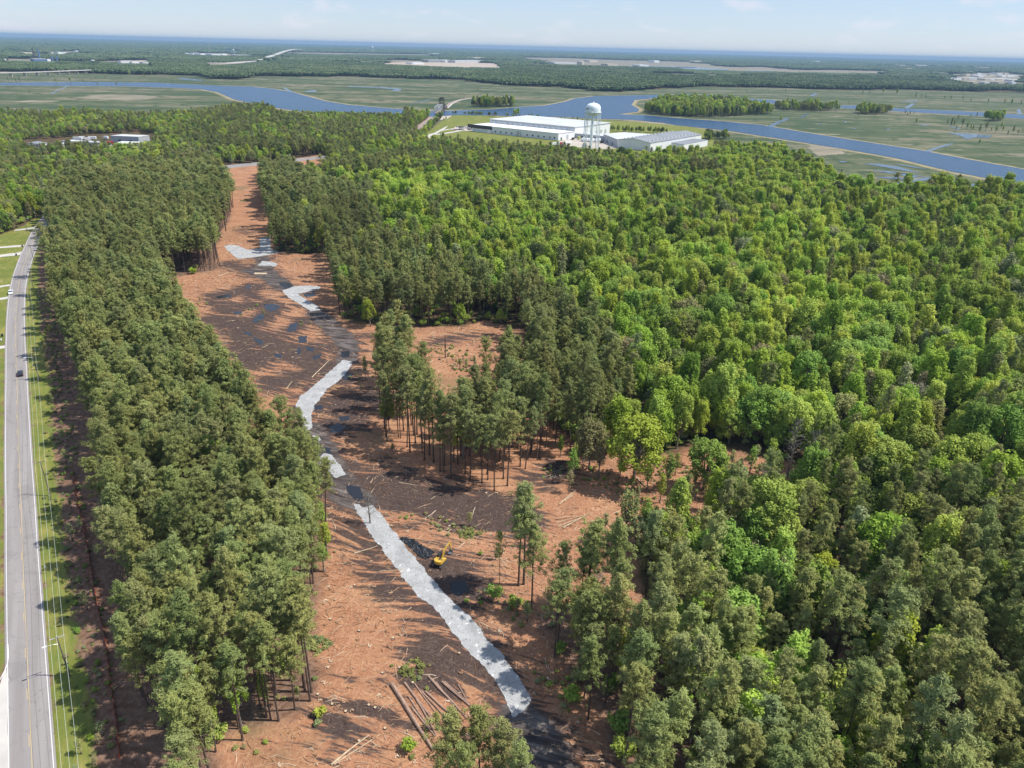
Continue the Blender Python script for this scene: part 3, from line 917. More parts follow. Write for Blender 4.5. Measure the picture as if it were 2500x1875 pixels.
# centre line continued past both ends, one constant width
d0 = (RC[0] - RC[6]).normalized(); d1 = (RC[-1] - RC[-8]).normalized()
ext0 = [RC[0] + d0 * s + Vector((-d0.y, d0.x)) * (-s * s * 0.0012) for s in range(200, 0, -10)]
ext1 = [RC[-1] + d1 * s for s in range(10, 220, 10)]
CL = ext0 + RC + ext1
CLs = resample(CL, 1.0)
for _ in range(6):
    CLs = [CLs[0]] + [(CLs[i - 1] + CLs[i] * 2 + CLs[i + 1]) / 4 for i in range(1, len(CLs) - 1)] + [CLs[-1]]

# ------------------------------------------------------------------ road surface, markings, driveways
def band(name, pts, w, z, mat, off=0.0, dash=None):
    return ribbon(name, pts, w, z, mat, off, dash)


LW = 6.5
band('road', CLs, LW + 0.9, 0.05, MAT['asphalt'])
CLd = resample(CLs, 3.0)
band('road_edge_line', CLs, 0.13, 0.056, MAT['white_line'], off=LW / 2)
band('road_edge_line', CLs, 0.13, 0.056, MAT['white_line'], off=-LW / 2)
band('road_centre_line', CLs, 0.10, 0.056, MAT['yellow_line'], off=0.13)
band('road_centre_line', CLs, 0.10, 0.056, MAT['yellow_line'], off=-0.16, dash=(12.0, 3.2))
# the side road at the bottom left
tagit(sheet('side_road', K(PC, [(90, 700), (60, 560), (0, 760), (-400, 1150), (-500, 3000), (110, 2600), (95, 1660), (80, 1100)]), 0.052, MAT['concrete'], rag=0.1, step=2), kind='structure')
band('road_edge_line', catmull([G(*p) for p in K(PC, [(84, 320), (90, 440), (72, 560), (0, 705), (-80, 800)])], 8), 0.18, 0.062, MAT['white_line'])
for a in ([(-60, 135), (0, 110), (145, 88), (150, 112), (60, 122), (-60, 150)], [(-60, 305), (75, 278), (125, 270), (125, 300), (70, 315), (-60, 330)], [(-60, 1020), (75, 1005), (95, 1025), (80, 1045), (-60, 1062)]):
    tagit(sheet('driveway', K(CA, a), 0.045, MAT['concrete'], rag=0.15), kind='structure')
for a in ([(-80, 418), (0, 408), (100, 395), (128, 388), (120, 408), (95, 412), (-80, 428)], [(-60, 366), (0, 361), (135, 350), (142, 356), (120, 362), (-60, 374)], [(90, 262), (150, 255), (205, 247), (200, 256), (150, 264), (80, 270)]):
    tagit(sheet('driveway', K(C5, a), 0.045, MAT['concrete'], rag=0.15), kind='structure')
tagit(sheet('crossroad', ROAD2, 0.05, MAT['asphalt'], rag=1, step=6), kind='structure')


# ------------------------------------------------------------------ trees
def quads_mesh(name, C, U, V, mats, extra=None):
    """C centre, U / V half axes (n x 3): one quad each, plus tubes in `extra` (a B) using material 0"""
    n = len(C)
    co = np.empty((n, 4, 3), np.float32)
    co[:, 0] = C - U - V * 0.6; co[:, 1] = C + U - V; co[:, 2] = C + U * 0.9 + V; co[:, 3] = C - U + V * 0.8
    co = co.reshape(-1, 3)
    ev = np.array(extra.v, np.float32).reshape(-1, 3) if extra and extra.v else np.zeros((0, 3), np.float32)
    me = bpy.data.meshes.new(name)
    vs = np.concatenate([co, ev])
    me.vertices.add(len(vs))
    me.vertices.foreach_set('co', vs.ravel())
    lv = [np.arange(n * 4, dtype=np.int32)]
    tot = [np.full(n, 4, np.int32)]
    mi = [np.full(n, len(mats) - 1, np.int32)]
    if extra and extra.f:
        lv.append(np.array([i + n * 4 for f in extra.f for i in f], np.int32))
        tot.append(np.array([len(f) for f in extra.f], np.int32))
        mi.append(np.zeros(len(extra.f), np.int32))
    lv = np.concatenate(lv); tot = np.concatenate(tot); mi = np.concatenate(mi)
    me.loops.add(len(lv)); me.loops.foreach_set('vertex_index', lv)
    me.polygons.add(len(tot))
    me.polygons.foreach_set('loop_start', np.concatenate([[0], np.cumsum(tot)[:-1]]).astype(np.int32))
    me.polygons.foreach_set('loop_total', tot)
    for m in mats:
        me.materials.append(m)
    me.polygons.foreach_set('material_index', mi)
    me.update()
    me.validate()
    return me


def rdir(rg, n, up=0.0):
    v = rg.normal(size=(n, 3))
    v[:, 2] += up
    return v / np.linalg.norm(v, axis=1)[:, None]


def clump(rg, c, r, n, ln, wd, up=0.35, flat=0.75):
    """n small leaf sprays on a shell of radius r about c"""
    d = rdir(rg, n, up)
    rr = r * rg.uniform(0.12, 1.15, n)[:, None] ** 0.6
    p = c + d * rr * np.array([1, 1, flat])
    nn = d * .8 + rdir(rg, n) * 0.7 + np.array([0, 0, .45])
    nn /= np.linalg.norm(nn, axis=1)[:, None]
    a = np.cross(nn, rdir(rg, n))
    a /= np.linalg.norm(a, axis=1)[:, None] + 1e-9
    b = np.cross(nn, a)
    s = rg.uniform(0.65, 1.3, n)[:, None]
    return p, a * ln * s, b * wd * s


def make_pine(seed, H=24.0, cb=0.52, R=3.3, nb=34, dens=22, full=1.0):
    rg = np.random.default_rng(seed)
    tr = B()
    bend = rg.uniform(-0.5, 0.5, 2)
    axis_p = lambda t: np.array([bend[0] * t * t * 1.6, bend[1] * t * t * 1.6, H * t])
    tr.tube([tuple(axis_p(t)) for t in (0, .03, .2, .4, .6, .8, .96)], [.30, .22, .19, .16, .12, .07, .03], 7)
    for k in range(10):
        t = rg.uniform(cb * 0.55, cb)
        p = axis_p(t); an = rg.uniform(0, 6.28); L = rg.uniform(.5, 1.8)
        tr.tube([tuple(p), (p[0] + math.cos(an) * L, p[1] + math.sin(an) * L, p[2] + rg.uniform(-.1, .4))], [.04, .015], 3)
    Cs = []; Us = []; Vs = []
    ga = rg.uniform(0, 6.28)
    for k in range(nb):
        u = (k + rg.uniform(0, .8)) / nb
        t = cb + (1 - cb) * u
        p = axis_p(t)
        ga += 2.4 + rg.uniform(-.4, .4)
        L = R * (0.42 + 0.75 * math.sin(math.pi * min(1, 0.28 + 0.66 * u)) ** 1.2) * rg.uniform(.45, 1.42) * full
        if rg.random() < .12: continue
        if u > 0.88: L *= 0.6
        el = math.radians(8 + 42 * u + rg.uniform(-10, 12))
        d = np.array([math.cos(ga) * math.cos(el), math.sin(ga) * math.cos(el), math.sin(el)])
        q = p + d * L
        mid = p + d * L * .5 + np.array([0, 0, -.12 * L])
        tr.tube([tuple(p), tuple(mid), tuple(q)], [.07, .045, .02], 3, cap=False)
        for s in (0.35, 0.58, 0.8, 1.02):
            if s < 0.6 and u < 0.15: continue
            c = p + d * L * s + rg.normal(size=3) * .34
            n = int(dens * (.9 + .7 * s))
            a, b, e = clump(rg, c, .44 + .2 * s, n, .24, .055, 0.4, .8)
            Cs.append(a); Us.append(b); Vs.append(e)
    top = axis_p(1.0)
    for k in range(3):
        a, b, e = clump(rg, top + np.array([rg.normal() * .35, rg.normal() * .35, -.5 - k * .45]), .6, dens, .30, .085, .6, .9)
        Cs.append(a); Us.append(b); Vs.append(e)
    return tr, np.concatenate(Cs), np.concatenate(Us), np.concatenate(Vs)


def make_leafy(seed, H=17.0, R=4.2, cb=0.3, lobes=22, per=200, style='round', ls=.22):
    rg = np.random.default_rng(seed)
    tr = B()
    base_h = H * cb
    tr.tube([(0, 0, 0), (.05, .02, base_h * .5), (.1, 0, base_h)], [.32, .24, .2], 7)
    Cs = []; Us = []; Vs = []
    lobes = int(lobes * 1.6); per = int(per * .72)
    for k in range(lobes):
        u = (k + .5) / lobes
        an = k * 2.399 + rg.uniform(-.35, .35)
        if style == 'plume':
            zz = cb + (1 - cb) * (0.28 + .62 * u)
            rr = R * math.sqrt(1 - u * .82) * rg.uniform(.3, .85)
            lr = rg.uniform(.55, 1.2); fl = rg.uniform(1.5, 2.6)
        elif style == 'tall':
            zz = cb + (1 - cb) * (0.1 + .85 * u)
            rr = R * (1.05 - u) ** .55 * rg.uniform(.35, .8)
            lr = rg.uniform(.7, 1.3); fl = rg.uniform(.9, 1.5)
        else:
            zz = cb + (1 - cb) * (0.12 + .78 * u ** .8)
            rr = R * math.sqrt(max(0.05, 1 - ((u - .3) / .72) ** 2)) * rg.uniform(.5, .88)
            lr = rg.uniform(.8, 1.7); fl = rg.uniform(.7, 1.3)
        c = np.array([math.cos(an) * rr, math.sin(an) * rr, H * zz])
        st = np.array([.1, 0, base_h + (c[2] - base_h) * .15 * rg.uniform(.2, 1)])
        m = (st + c) / 2 + rg.normal(size=3) * .3
        m[2] -= .3
        tr.tube([tuple(st), tuple(m), tuple(c)], [.13, .08, .025], 4, cap=False)
        a, b, e = clump(rg, c, lr, per, ls, ls * .62, .35, fl)
        Cs.append(a); Us.append(b); Vs.append(e)
    return tr, np.concatenate(Cs), np.concatenate(Us), np.concatenate(Vs)


def make_bush(seed, H=2.2, R=1.3, lobes=7, per=70, ls=.17):
    rg = np.random.default_rng(seed)
    Cs = []; Us = []; Vs = []
    tr = B()
    for k in range(lobes):
        an = k * 2.4; rr = R * rg.uniform(.1, .7)
        c = np.array([math.cos(an) * rr, math.sin(an) * rr, H * rg.uniform(.35, .8)])
        tr.tube([(0, 0, 0), tuple(c)], [.04, .015], 3, cap=False)
        a, b, e = clump(rg, c, R * .5, per, ls, ls * .6, .3, .9)
        Cs.append(a); Us.append(b); Vs.append(e)
    return tr, np.concatenate(Cs), np.concatenate(Us), np.concatenate(Vs)


def make_bare(seed, H=13.0):
    rg = np.random.default_rng(seed)
    tr = B()
    tr.tube([(0, 0, 0), (.1, .1, H * .5), (.0, .3, H)], [.2, .13, .03], 6)
    for k in range(46):
        t = rg.uniform(.25, .97); an = rg.uniform(0, 6.28); L = (1.15 - t) * rg.uniform(1.5, 4.2)
        p = np.array([.1 * t, .3 * t * t, H * t])
        d = np.array([math.cos(an), math.sin(an), rg.uniform(.35, 1.1)]); d /= np.linalg.norm(d)
        tr.tube([tuple(p), tuple(p + d * L)], [.06, .015], 3, cap=False)
        for q in range(5):
            s = rg.uniform(.3, 1); e = d + rg.normal(size=3) * .6; e /= np.linalg.norm(e)
            tr.tube([tuple(p + d * L * s), tuple(p + d * L * s + e * rg.uniform(.5, 1.3))], [.03, .01], 3, cap=False)
    return tr


# every kind of tree: (species, trunk mesh, crown mesh, joined mesh for the stuff objects, height)
KINDS = {}


def reg(key, parts, tm, lm, H):
    tr, Cc, U, V = parts
    j = quads_mesh(key + '_whole', Cc, U, V, [MAT[tm], MAT[lm]], tr)
    KINDS[key] = dict(trunk=tr.mesh('trunk', MAT[tm]), crown=quads_mesh('crown', Cc, U, V, [MAT[lm]]), whole=j, H=H)


PINES = []
for k in range(6):
    H = [24, 25, 23, 24.5, 22, 25][k]
    reg('pine%d' % k, make_pine(11 + k, H, [.54, .57, .5, .6, .48, .55][k], [2.2, 2.6, 2.0, 2.6, 2.8, 2.1][k], [46, 44, 48, 42, 54, 44][k], 21), 'bark', 'pine', H)
    PINES.append('pine%d' % k)
LEAFY = {}


def regl(key, cls, lm, tm='greybark', **kw):
    reg(key, make_leafy(**kw), tm, lm, kw['H'])
    LEAFY.setdefault(cls, []).append(key)


regl('plume0', 'bright', 'bright', seed=31, H=17, R=4.2, cb=.25, lobes=28, per=150, style='plume', ls=.21)
regl('plume1', 'bright', 'bright', seed=32, H=15, R=4.6, cb=.2, lobes=30, per=140, style='plume', ls=.21)
regl('tall0', 'bright', 'bright', seed=33, H=17, R=4.0, cb=.25, lobes=26, per=150, style='tall', ls=.21)
regl('plume2', 'mid', 'mid', seed=34, H=15, R=4.4, cb=.2, lobes=28, per=150, style='plume', ls=.21)
regl('round0', 'mid', 'mid', seed=35, H=14, R=5.0, cb=.22, lobes=24, per=210, style='round')
regl('round1', 'mid', 'mid', seed=36, H=15.5, R=5.6, cb=.28, lobes=28, per=210, style='round')
regl('round2', 'bright', 'bright', seed=37, H=14.5, R=5.0, cb=.25, lobes=24, per=200, style='round')
regl('round3', 'olive', 'olive', seed=38, H=13.5, R=4.8, cb=.25, lobes=22, per=160, style='round')
regl('tall1', 'olive', 'olive', seed=39, H=15, R=2.9, cb=.22, lobes=18, per=85, style='tall')
regl('round4', 'dark', 'darkleaf', seed=40, H=15, R=5.0, cb=.25, lobes=24, per=200, style='round')
regl('thin0', 'thin', 'mid', seed=41, H=12, R=2.6, cb=.35, lobes=14, per=42, style='tall', ls=.2)
regl('thin1', 'thin', 'olive', seed=42, H=11, R=2.2, cb=.4, lobes=13, per=36, style='tall', ls=.2)
regl('thin2', 'thin', 'bright', seed=43, H=13, R=2.2, cb=.3, lobes=15, per=50, style='tall', ls=.2)
regl('twig0', 'bare', 'greyleaf', seed=44, H=14, R=3.6, cb=.3, lobes=22, per=34, style='plume', ls=.16)
regl('twig1', 'bare', 'greyleaf', seed=45, H=13, R=4.2, cb=.3, lobes=22, per=40, style='round', ls=.16)
for k in range(4):
    reg('bush%d' % k, make_bush(51 + k, [2.0, 2.6, 1.5, 3.4][k], [1.3, 1.5, 1.2, 1.7][k], 8, 55, .17), 'greybark', ['mid', 'bright', 'olive', 'mid'][k], 2)
BARE = [make_bare(61 + k, [13, 11, 9][k]).mesh('trunk', MAT['greybark']) for k in range(3)]


def scatter(name, sources, pts, idx, scl, rotz, tilt, label, cat=None, group=None, mat_slots=None):
    """one 'stuff' object: an instance of sources[idx] on every point, by geometry nodes"""
    col = bpy.data.collections.new(name + '_sources')
    for k, me in enumerate(sources):
        so_ = bpy.data.objects.new('%s_source_%02d' % (name, k), me)
        col.objects.link(so_)
    me = bpy.data.meshes.new(name)
    n = len(pts)
    me.vertices.add(n)
    me.vertices.foreach_set('co', np.asarray(pts, np.float32).ravel())
    at = me.attributes.new('idx', 'INT', 'POINT'); at.data.foreach_set('value', np.asarray(idx, np.int32))
    at = me.attributes.new('scl', 'FLOAT_VECTOR', 'POINT'); at.data.foreach_set('vector', np.asarray(scl, np.float32).ravel())
    rot = np.zeros((n, 3), np.float32); rot[:, 2] = rotz
    if tilt is not None: rot[:, :2] = tilt
    at = me.attributes.new('rot', 'FLOAT_VECTOR', 'POINT'); at.data.foreach_set('vector', rot.ravel())
    o = bpy.data.objects.new(name, me)
    COL.objects.link(o)
    ng = bpy.data.node_groups.new(name + '_nodes', 'GeometryNodeTree')
    ng.interface.new_socket('Geometry', in_out='INPUT', socket_type='NodeSocketGeometry')
    ng.interface.new_socket('Geometry', in_out='OUTPUT', socket_type='NodeSocketGeometry')
    N = ng.nodes; Lk = ng.links
    gi = N.new('NodeGroupInput'); go = N.new('NodeGroupOutput')
    ci = N.new('GeometryNodeCollectionInfo')
    ci.inputs['Collection'].default_value = col
    ci.inputs['Separate Children'].default_value = True
    ci.inputs['Reset Children'].default_value = True
    ip = N.new('GeometryNodeInstanceOnPoints')
    ip.inputs['Pick Instance'].default_value = True

    def na(nm, dt):
        x = N.new('GeometryNodeInputNamedAttribute'); x.data_type = dt
        x.inputs['Name'].default_value = nm
        return x.outputs['Attribute']
    Lk.new(gi.outputs[0], ip.inputs['Points'])
    Lk.new(ci.outputs[0], ip.inputs['Instance'])
    Lk.new(na('idx', 'INT'), ip.inputs['Instance Index'])
    Lk.new(na('rot', 'FLOAT_VECTOR'), ip.inputs['Rotation'])
    Lk.new(na('scl', 'FLOAT_VECTOR'), ip.inputs['Scale'])
    Lk.new(ip.outputs[0], go.inputs[0])
    md = o.modifiers.new('scatter', 'NODES')
    md.node_group = ng
    return tagit(o, label, cat, group, 'stuff')


RG = np.random.default_rng(7)


def grid_pts(x0, x1, y0, y1, s, rg):
    xs = np.arange(x0, x1, s); ys = np.arange(y0, y1, s)
    X, Y = np.meshgrid(xs, ys)
    X = X + (np.arange(len(ys)) % 2)[:, None] * s * .5
    X = X.ravel() + rg.uniform(-.42, .42, X.size) * s
    Y = Y.ravel() + rg.uniform(-.42, .42, Y.size) * s
    return X, Y


def inframe(X, Y, Z, m=40):
    px, py = PR(X, Y, Z)
    return (px > -m) & (px < 2500 + m) & (py > -m) & (py < 1875 + m)


FENCEL = K(C6, [(410, 0), (440, 200), (490, 430), (550, 780), (590, 950), (620, 1200), (650, 1400), (675, 1659)])


def forest_sites():
    X, Y = grid_pts(-1700, 1000, 28, 1560, 3.7, RG)
    px, py = PR(X, Y)
    marg = 330
    keep = (px > -marg) & (px < 2500 + marg) & (Y > 25)
    top = PR(X, Y, 24.0)[1]
    keep &= (top < 2150)
    X = X[keep]; Y = Y[keep]; px = px[keep]; py = py[keep]
    # wobble the area limits by a few metres so that the edges are not ruler-straight
    wx = (vnoise(X, Y, 9, 1.0) - .5) * 9; wy = (vnoise(X, Y, 9, 4.0) - .5) * 9
    qx, qy = PR(X + wx, Y + wy)
    near = inpoly(qx, qy, NEAR)
    clear = inpoly(qx, qy, CLEAR) & ~inpoly(qx, qy, MIDSTAND)
    clear |= inpoly(qx, qy, ROADZ)
    for p in (FACT, RAIL, RAILX, TLZ, ROAD2):
        clear |= inpoly(px, py, p)
    ok = near & ~clear
    X = X[ok]; Y = Y[ok]; px = px[ok]; py = py[ok]
    pp = np.full(X.shape, 0.02)
    n1 = vnoise(X, Y, 34, 2.0); n2 = vnoise(X, Y, 16, 6.0)
    pp = np.where(n1 > .86, .35, pp)
    dx = px / 1.1302; dy = py / 1.1302
    tl = (dy < 455) & (dx < 520)
    pp = np.where(tl, np.where(n1 > .55, .45, .08), pp)
    pp = np.where((dx < 560) & (dy > 325) & (dy < 480) & (dx > 130), np.where(n1 > .55, .55, .08), pp)
    pp = np.where((dy < 345) & (dx > 430) & (dx < 900), np.where(n1 > .45, .72, .15), pp)
    pp = np.where((dy < 395) & (dy > 325) & (dx > 690) & (dx < 1560), np.where(n1 > .5, .55, .1), pp)
    pp = np.where((dy > 1100) & (dx > 1450), np.where(n1 > .6, .45, .14), pp)
    plant = inpoly(px, py, D([(600, 242), (870, 246), (880, 300), (760, 290), (590, 262)]))
    pp = np.where(plant, .15, pp)
    ps = [inpoly(px, py, q) for q in PINE_POLYS]
    pp = np.where(ps[0], .965, pp)
    pp = np.where(ps[1], np.where(n1 > .25, .95, .7), pp)
    pp = np.where(ps[2], np.where(n1 > .3, .9, .5), pp)
    mid = inpoly(px, py, MIDSTAND)
    pp = np.where(mid, .97, pp)
    isp = RG.random(X.shape) < pp
    # thin: broad crowns need more room, open stands have fewer stems
    th = RG.random(X.shape)
    keepp = np.where(isp, np.where(ps[0], .88, .68), .47)
    keepp = np.where(mid, .58, keepp)
    keepp = np.where(plant, .8, keepp)
    keepp = np.where(ps[2], np.where(isp, .72, .42), keepp)
    keepp = np.where(dy < 420, keepp * .8, keepp)
    k = th < keepp
    return X[k], Y[k], px[k], py[k], isp[k], plant[k], mid[k], ps[0][k], ps[2][k], n2[k]


FX, FY, FPX, FPY, FP, FPL, FMID, FLEFT, FRIGHT, FN2 = forest_sites()
n = len(FX)
# choose the mesh and size of every tree
skey = []
for i in range(n):
    if FP[i]:
        skey.append(PINES[RG.integers(6)])
    else:
        r = RG.random() * .6 + FN2[i] * .45
        dx = FPX[i] / 1.1302; dy = FPY[i] / 1.1302
        if FPL[i]: c = 'olive' if r < .5 else 'bright'
        elif dx < 560 and dy < 510: c = 'olive' if r < .45 else ('mid' if r < .55 else 'bright')
        elif FMID[i] or FLEFT[i]: c = 'thin' if r < .5 else 'bright'
        elif FRIGHT[i]: c = 'mid' if r < .4 else ('bright' if r < .8 else 'thin')
        elif dy > 1000: c = 'mid' if r < .45 else ('bright' if r < .72 else ('olive' if r < .86 else ('thin' if r < .94 else 'bare')))
        else: c = 'mid' if r < .30 else ('bright' if r < .74 else ('olive' if r < .88 else ('dark' if r < .95 else 'bare')))
        skey.append(LEAFY[c][RG.integers(len(LEAFY[c]))])
skey = np.array(skey)
FS = RG.uniform(.74, 1.15, n)
LEAN = RG.normal(size=(n, 2)) * .035
FS = np.where(FP, FS, FS * RG.uniform(.68, 1.36, n))
FS = np.where(FPL, FS * .62, FS)
FS = np.where(FLEFT & ~FP, FS * .68, FS)
FS = np.where((FP) & (~FLEFT) & (~FMID) & (~FRIGHT), FS * .86, FS)
FS = np.where(FPY < 480, FS * .80, FS)
FS = np.where((FPX < 145) & (FPY < 600), FS * .8, FS)
FS = np.where((FPY < 480) & (FPX < 640), FS * .85, FS)
FS = np.where((FPY < 420) & (FPX > 1000), FS * .88, FS)
FR = RG.uniform(0, 6.28, n)
FSZ = FS * RG.uniform(.92, 1.1, n)
FS = FS * np.where(FPY < 520, np.where(FP, 1.5, 1.2), 1.0)
dist = np.sqrt(FX ** 2 + FY ** 2 + 90 ** 2)
vis = inframe(FX, FY, 16.0, 10)


def region(i):
    x, y = FPX[i] / 1.1302, FPY[i] / 1.1302
    p = FP[i]
    if p:
        if FMID[i]: return ('slender pine with a bare lower trunk in the middle stand of the clearing', 'pines of the middle stand')
        if FLEFT[i]:
            if y > 1450: return ('grey green pine in the dense roadside wood, near its lower end', 'pines at the lower end of the roadside wood')
            if y > 1150: return ('grey green pine of the roadside wood level with the white gravel strip', 'pines along the middle of the roadside wood')
            return ('grey green pine in the dense roadside wood towards its far end', 'pines of the far roadside wood')
        if FRIGHT[i]:
            if x < 1600: return ('dark pine right of the haul road in the lower wood, near the gravel', 'pines right of the haul road')
            return ('dark pine in the lower right corner of the wood', 'pines of the lower right corner')
        return ('pine standing among leafy trees of the right hand wood', 'scattered pines in the leafy wood')
    if FLEFT[i]: return ('fresh green leafy tree growing between the roadside pines', 'leafy trees among the roadside pines')
    if FMID[i]: return ('small leafy tree under the pines of the middle stand', 'leafy trees of the middle stand')
    tone = 'bright yellow green' if 'bright' in KIND_TONE[skey[i]] else ('grey olive' if 'olive' in KIND_TONE[skey[i]] else ('half bare greyish' if 'bare' in KIND_TONE[skey[i]] else 'deep green'))
    if FRIGHT[i]: return (tone + ' leafy tree between the dark pines at the lower right', tone + ' trees among the lower right pines')
    if y > 1000: return (tone + ' leafy tree beyond the right side of the clearing', tone + ' trees beside the clearing')
    return (tone + ' leafy tree in the broad right hand wood', tone + ' trees of the right hand wood')


KIND_TONE = {k: c for c, ks in LEAFY.items() for k in ks}


def tree_obj(kind_name, key, x, y, s, sz, rz, label, cat, group=None, lean=None, trunk_mesh=None):
    o = empty(kind_name, (x, y, 0), label, cat, rz, group)
    o.scale = (s, s, sz)
    if lean: o.rotation_euler = (lean[0], lean[1], rz)
    t = bpy.data.objects.new('trunk', trunk_mesh or KINDS[key]['trunk']); COL.objects.link(t); t.parent = o
    if key:
        c = bpy.data.objects.new('crown', KINDS[key]['crown']); COL.objects.link(c); c.parent = o
    return o


single = np.zeros(n, bool)
for flag, nm, cat in ((True, 'pine_tree', 'pine tree'), (False, 'leafy_tree', 'leafy tree')):
    ii = np.where((FP == flag) & vis)[0]
    ii = ii[np.argsort(dist[ii])][:292 if flag else 285]
    for i in ii:
        lab, grp = region(i)
        tree_obj(nm, skey[i], FX[i], FY[i], FS[i], FSZ[i], FR[i], lab, cat, grp, lean=(LEAN[i, 0], LEAN[i, 1]))
    single[ii] = True
for flag, nm, keys, lab in ((True, 'distant_pines', PINES, 'mass of pine crowns filling the woods farther back'),
                            (False, 'distant_leafy_wood', sorted(KIND_TONE), 'mass of leafy crowns filling the woods farther back')):
    ii = np.where((FP == flag) & ~single)[0]
    idx = [keys.index(skey[i]) for i in ii]
    scatter(nm, [KINDS[k]['whole'] for k in keys], np.stack([FX[ii], FY[ii], FX[ii] * 0], 1), idx,
            np.stack([FS[ii], FS[ii], FSZ[ii]], 1), FR[ii], LEAN[ii], lab, 'woodland')

# trees that stand apart, each with its own description
SPECIAL = [  # (D base), D y of the top, kind, spread, label
    ((1120, 1265), 1052, 'pine0', 1.0, 'tall pine left of a pair standing alone beyond the excavator'),
    ((1131, 1262), 1046, 'pine2', 1.05, 'tall broad pine right of a pair standing alone beyond the excavator'),
    ((1148, 1319), 1140, 'pine4', .95, 'dark stemmed pine just below the lone pair beside the gravel strip'),
    ((1079, 1280), 1150, 'pine3', .62, 'thin sparse pine nearest the excavator'),
    ((1205, 1330), 1175, 'pine1', .9, 'rounded dark pine right of the lone pair'),
    ((972, 1765), 1548, 'pine4', .95, 'leftmost pine of the clump at the bottom of the clearing'),
    ((1037, 1755), 1538, 'pine0', 1.05, 'tallest pine of the clump at the bottom of the clearing'),
    ((1080, 1795), 1575, 'pine2', .95, 'dark pine behind the right side of the bottom clump'),
    ((1120, 1830), 1610, 'pine5', .9, 'rightmost pine of the bottom clump beside the dark mud'),
    ((1003, 1820), 1610, 'pine1', .9, 'low front pine of the bottom clump'),
    ((670, 1514), 1290, 'pine3', .95, 'pine with a long bare trunk at the corner of the roadside wood'),
    ((602, 1557), 1345, 'pine5', .95, 'leaning pine with a long bare trunk below the corner one'),
    ((585, 1555), 1355, 'pine3', .85, 'bare stemmed pine just left of the leaning one'),
    ((563, 1530), 1330, 'pine5', .85, 'slim pine of the row of bare trunks at the wood edge'),
    ((539, 878), 838, 'pine4', .8, 'small lone pine left of the gravel bend, before the stand'),
    ((1368, 1046), 898, 'round2', 1.1, 'big bright green tree with a spreading crown in the side clearing'),
    ((1272, 1013), 905, 'round3', .8, 'pale silvery tree left of the big bright one'),
    ((1240, 1026), 960, 'thin0', .8, 'small pale sapling left of the silvery tree'),
    ((1518, 1058), 952, 'round0', 1.0, 'low spreading tree with two crowns in the side clearing'),
    ((1545, 1060), 968, 'thin0', 1.2, 'airy tree right of the low spreading one'),
    ((1348, 1170), 1060, 'thin1', 1.0, 'young tree on a bare stem in the side clearing'),
    ((1592, 1094), 1010, 'thin1', .9, 'wispy sapling at the right end of the side clearing'),
    ((1440, 1060), 980, 'thin0', 1.0, 'thin tree between the big bright tree and the spreading one'),
    ((1655, 1040), 950, 'thin2', .9, 'narrow yellow green tree at the far edge of the side clearing'),
    ((522, 1569), 1404, 'tall0', .5, 'narrow bright green tree at the lower wood edge'),
    ((463, 1601), 1440, 'tall0', .5, 'bright green tree deeper in the lower roadside wood'),
    ((575, 1530), 1450, 'thin2', .8, 'small bright sapling under the bare pine trunks'),
    ((1900, 1505), 1318, 'tall0', .95, 'vivid light green cone shaped tree among the lower right pines'),
    ((480, 1110), 945, 'thin2', .95, 'light green tree rising through the roadside pines'),
    ((790, 820), 768, 'thin0', .6, 'thin sapling right of the big gravel bend'),
    ((690, 1180), 1110, 'thin2', .5, 'scrubby sapling at the left edge of the clearing'),
    ((700, 545), 478, 'round2', .8, 'round bright tree behind the parked spot at the upper stand'),
    ((880, 590), 512, 'round2', .9, 'round pale green tree in the upper stand of pines'),
    ((697, 1145), 1085, 'thin2', 1.1, 'light green sapling at the left clearing edge, upper one of three'),
    ((706, 1192), 1130, 'thin2', 1.2, 'light green sapling at the left clearing edge, middle of three'),
    ((700, 1235), 1175, 'thin0', 1.1, 'light green sapling at the left clearing edge, lowest of three'),
    ((1262, 332), 308, 'round3', .8, 'olive tree just before the concrete yard near the water tower'),
    ((996, 320), 296, 'pine4', .8, 'dark pine on the factory lawn beside the white drive'),
    ((860 + 92, 300), 286, 'pine4', .6, 'small dark tree at the factory gate'),
    ((1330 + 200, 308), 279, 'pine4', .85, 'dark rounded pine behind the far end of the grey roofed building'),
]
for (bx, by), ty, key, sp, lab in SPECIAL:
    x, y = G(bx * 1.1302, by * 1.1302)
    h = height_at(x, y, ty * 1.1302)
    s = h / KINDS[key]['H']
    pine = key.startswith('pine')
    tree_obj('pine_tree' if pine else 'leafy_tree', key, x, y, s * sp, s, random.Random(lab).uniform(0, 6), lab, 'pine tree' if pine else 'leafy tree')

# young trees left standing in the side clearing
rs = random.Random(17)
for (bx, by) in [(1210, 985), (1232, 1040), (1255, 1000), (1290, 1030), (1300, 990), (1335, 1030), (1395, 1060), (1410, 1020), (1420, 1090), (1455, 1030), (1475, 1075), (1490, 1010), (1560, 1040), (1580, 1015), (1605, 1050), (1625, 1020),
                 (1650, 1055), (1675, 1030), (1700, 1050), (1480, 1110), (1530, 1100), (1585, 1095), (1630, 1100), (1690, 1085), (1725, 1060), (1555, 1080), (1660, 1080), (1365, 1120), (1340, 1230), (1310, 1150), (1350, 1270), (1225, 1065), (1330, 1200), (1270, 1240), (1290, 1290), (1375, 1085)]:
    x, y = G((bx + rs.uniform(-6, 6)) * 1.1302, (by + rs.uniform(-4, 4)) * 1.1302)
    key = rs.choice(['thin0', 'thin1', 'thin2', 'thin0', 'tall1', 'twig1'])
    s_ = rs.uniform(.45, .95) * (.7 if key in ('tall1', 'twig1') else 1)
    tree_obj('young_tree', key, x, y, s_, s_, rs.uniform(0, 6), 'slight young tree left standing in the side clearing right of the pines', 'young tree', 'young trees in the side clearing')

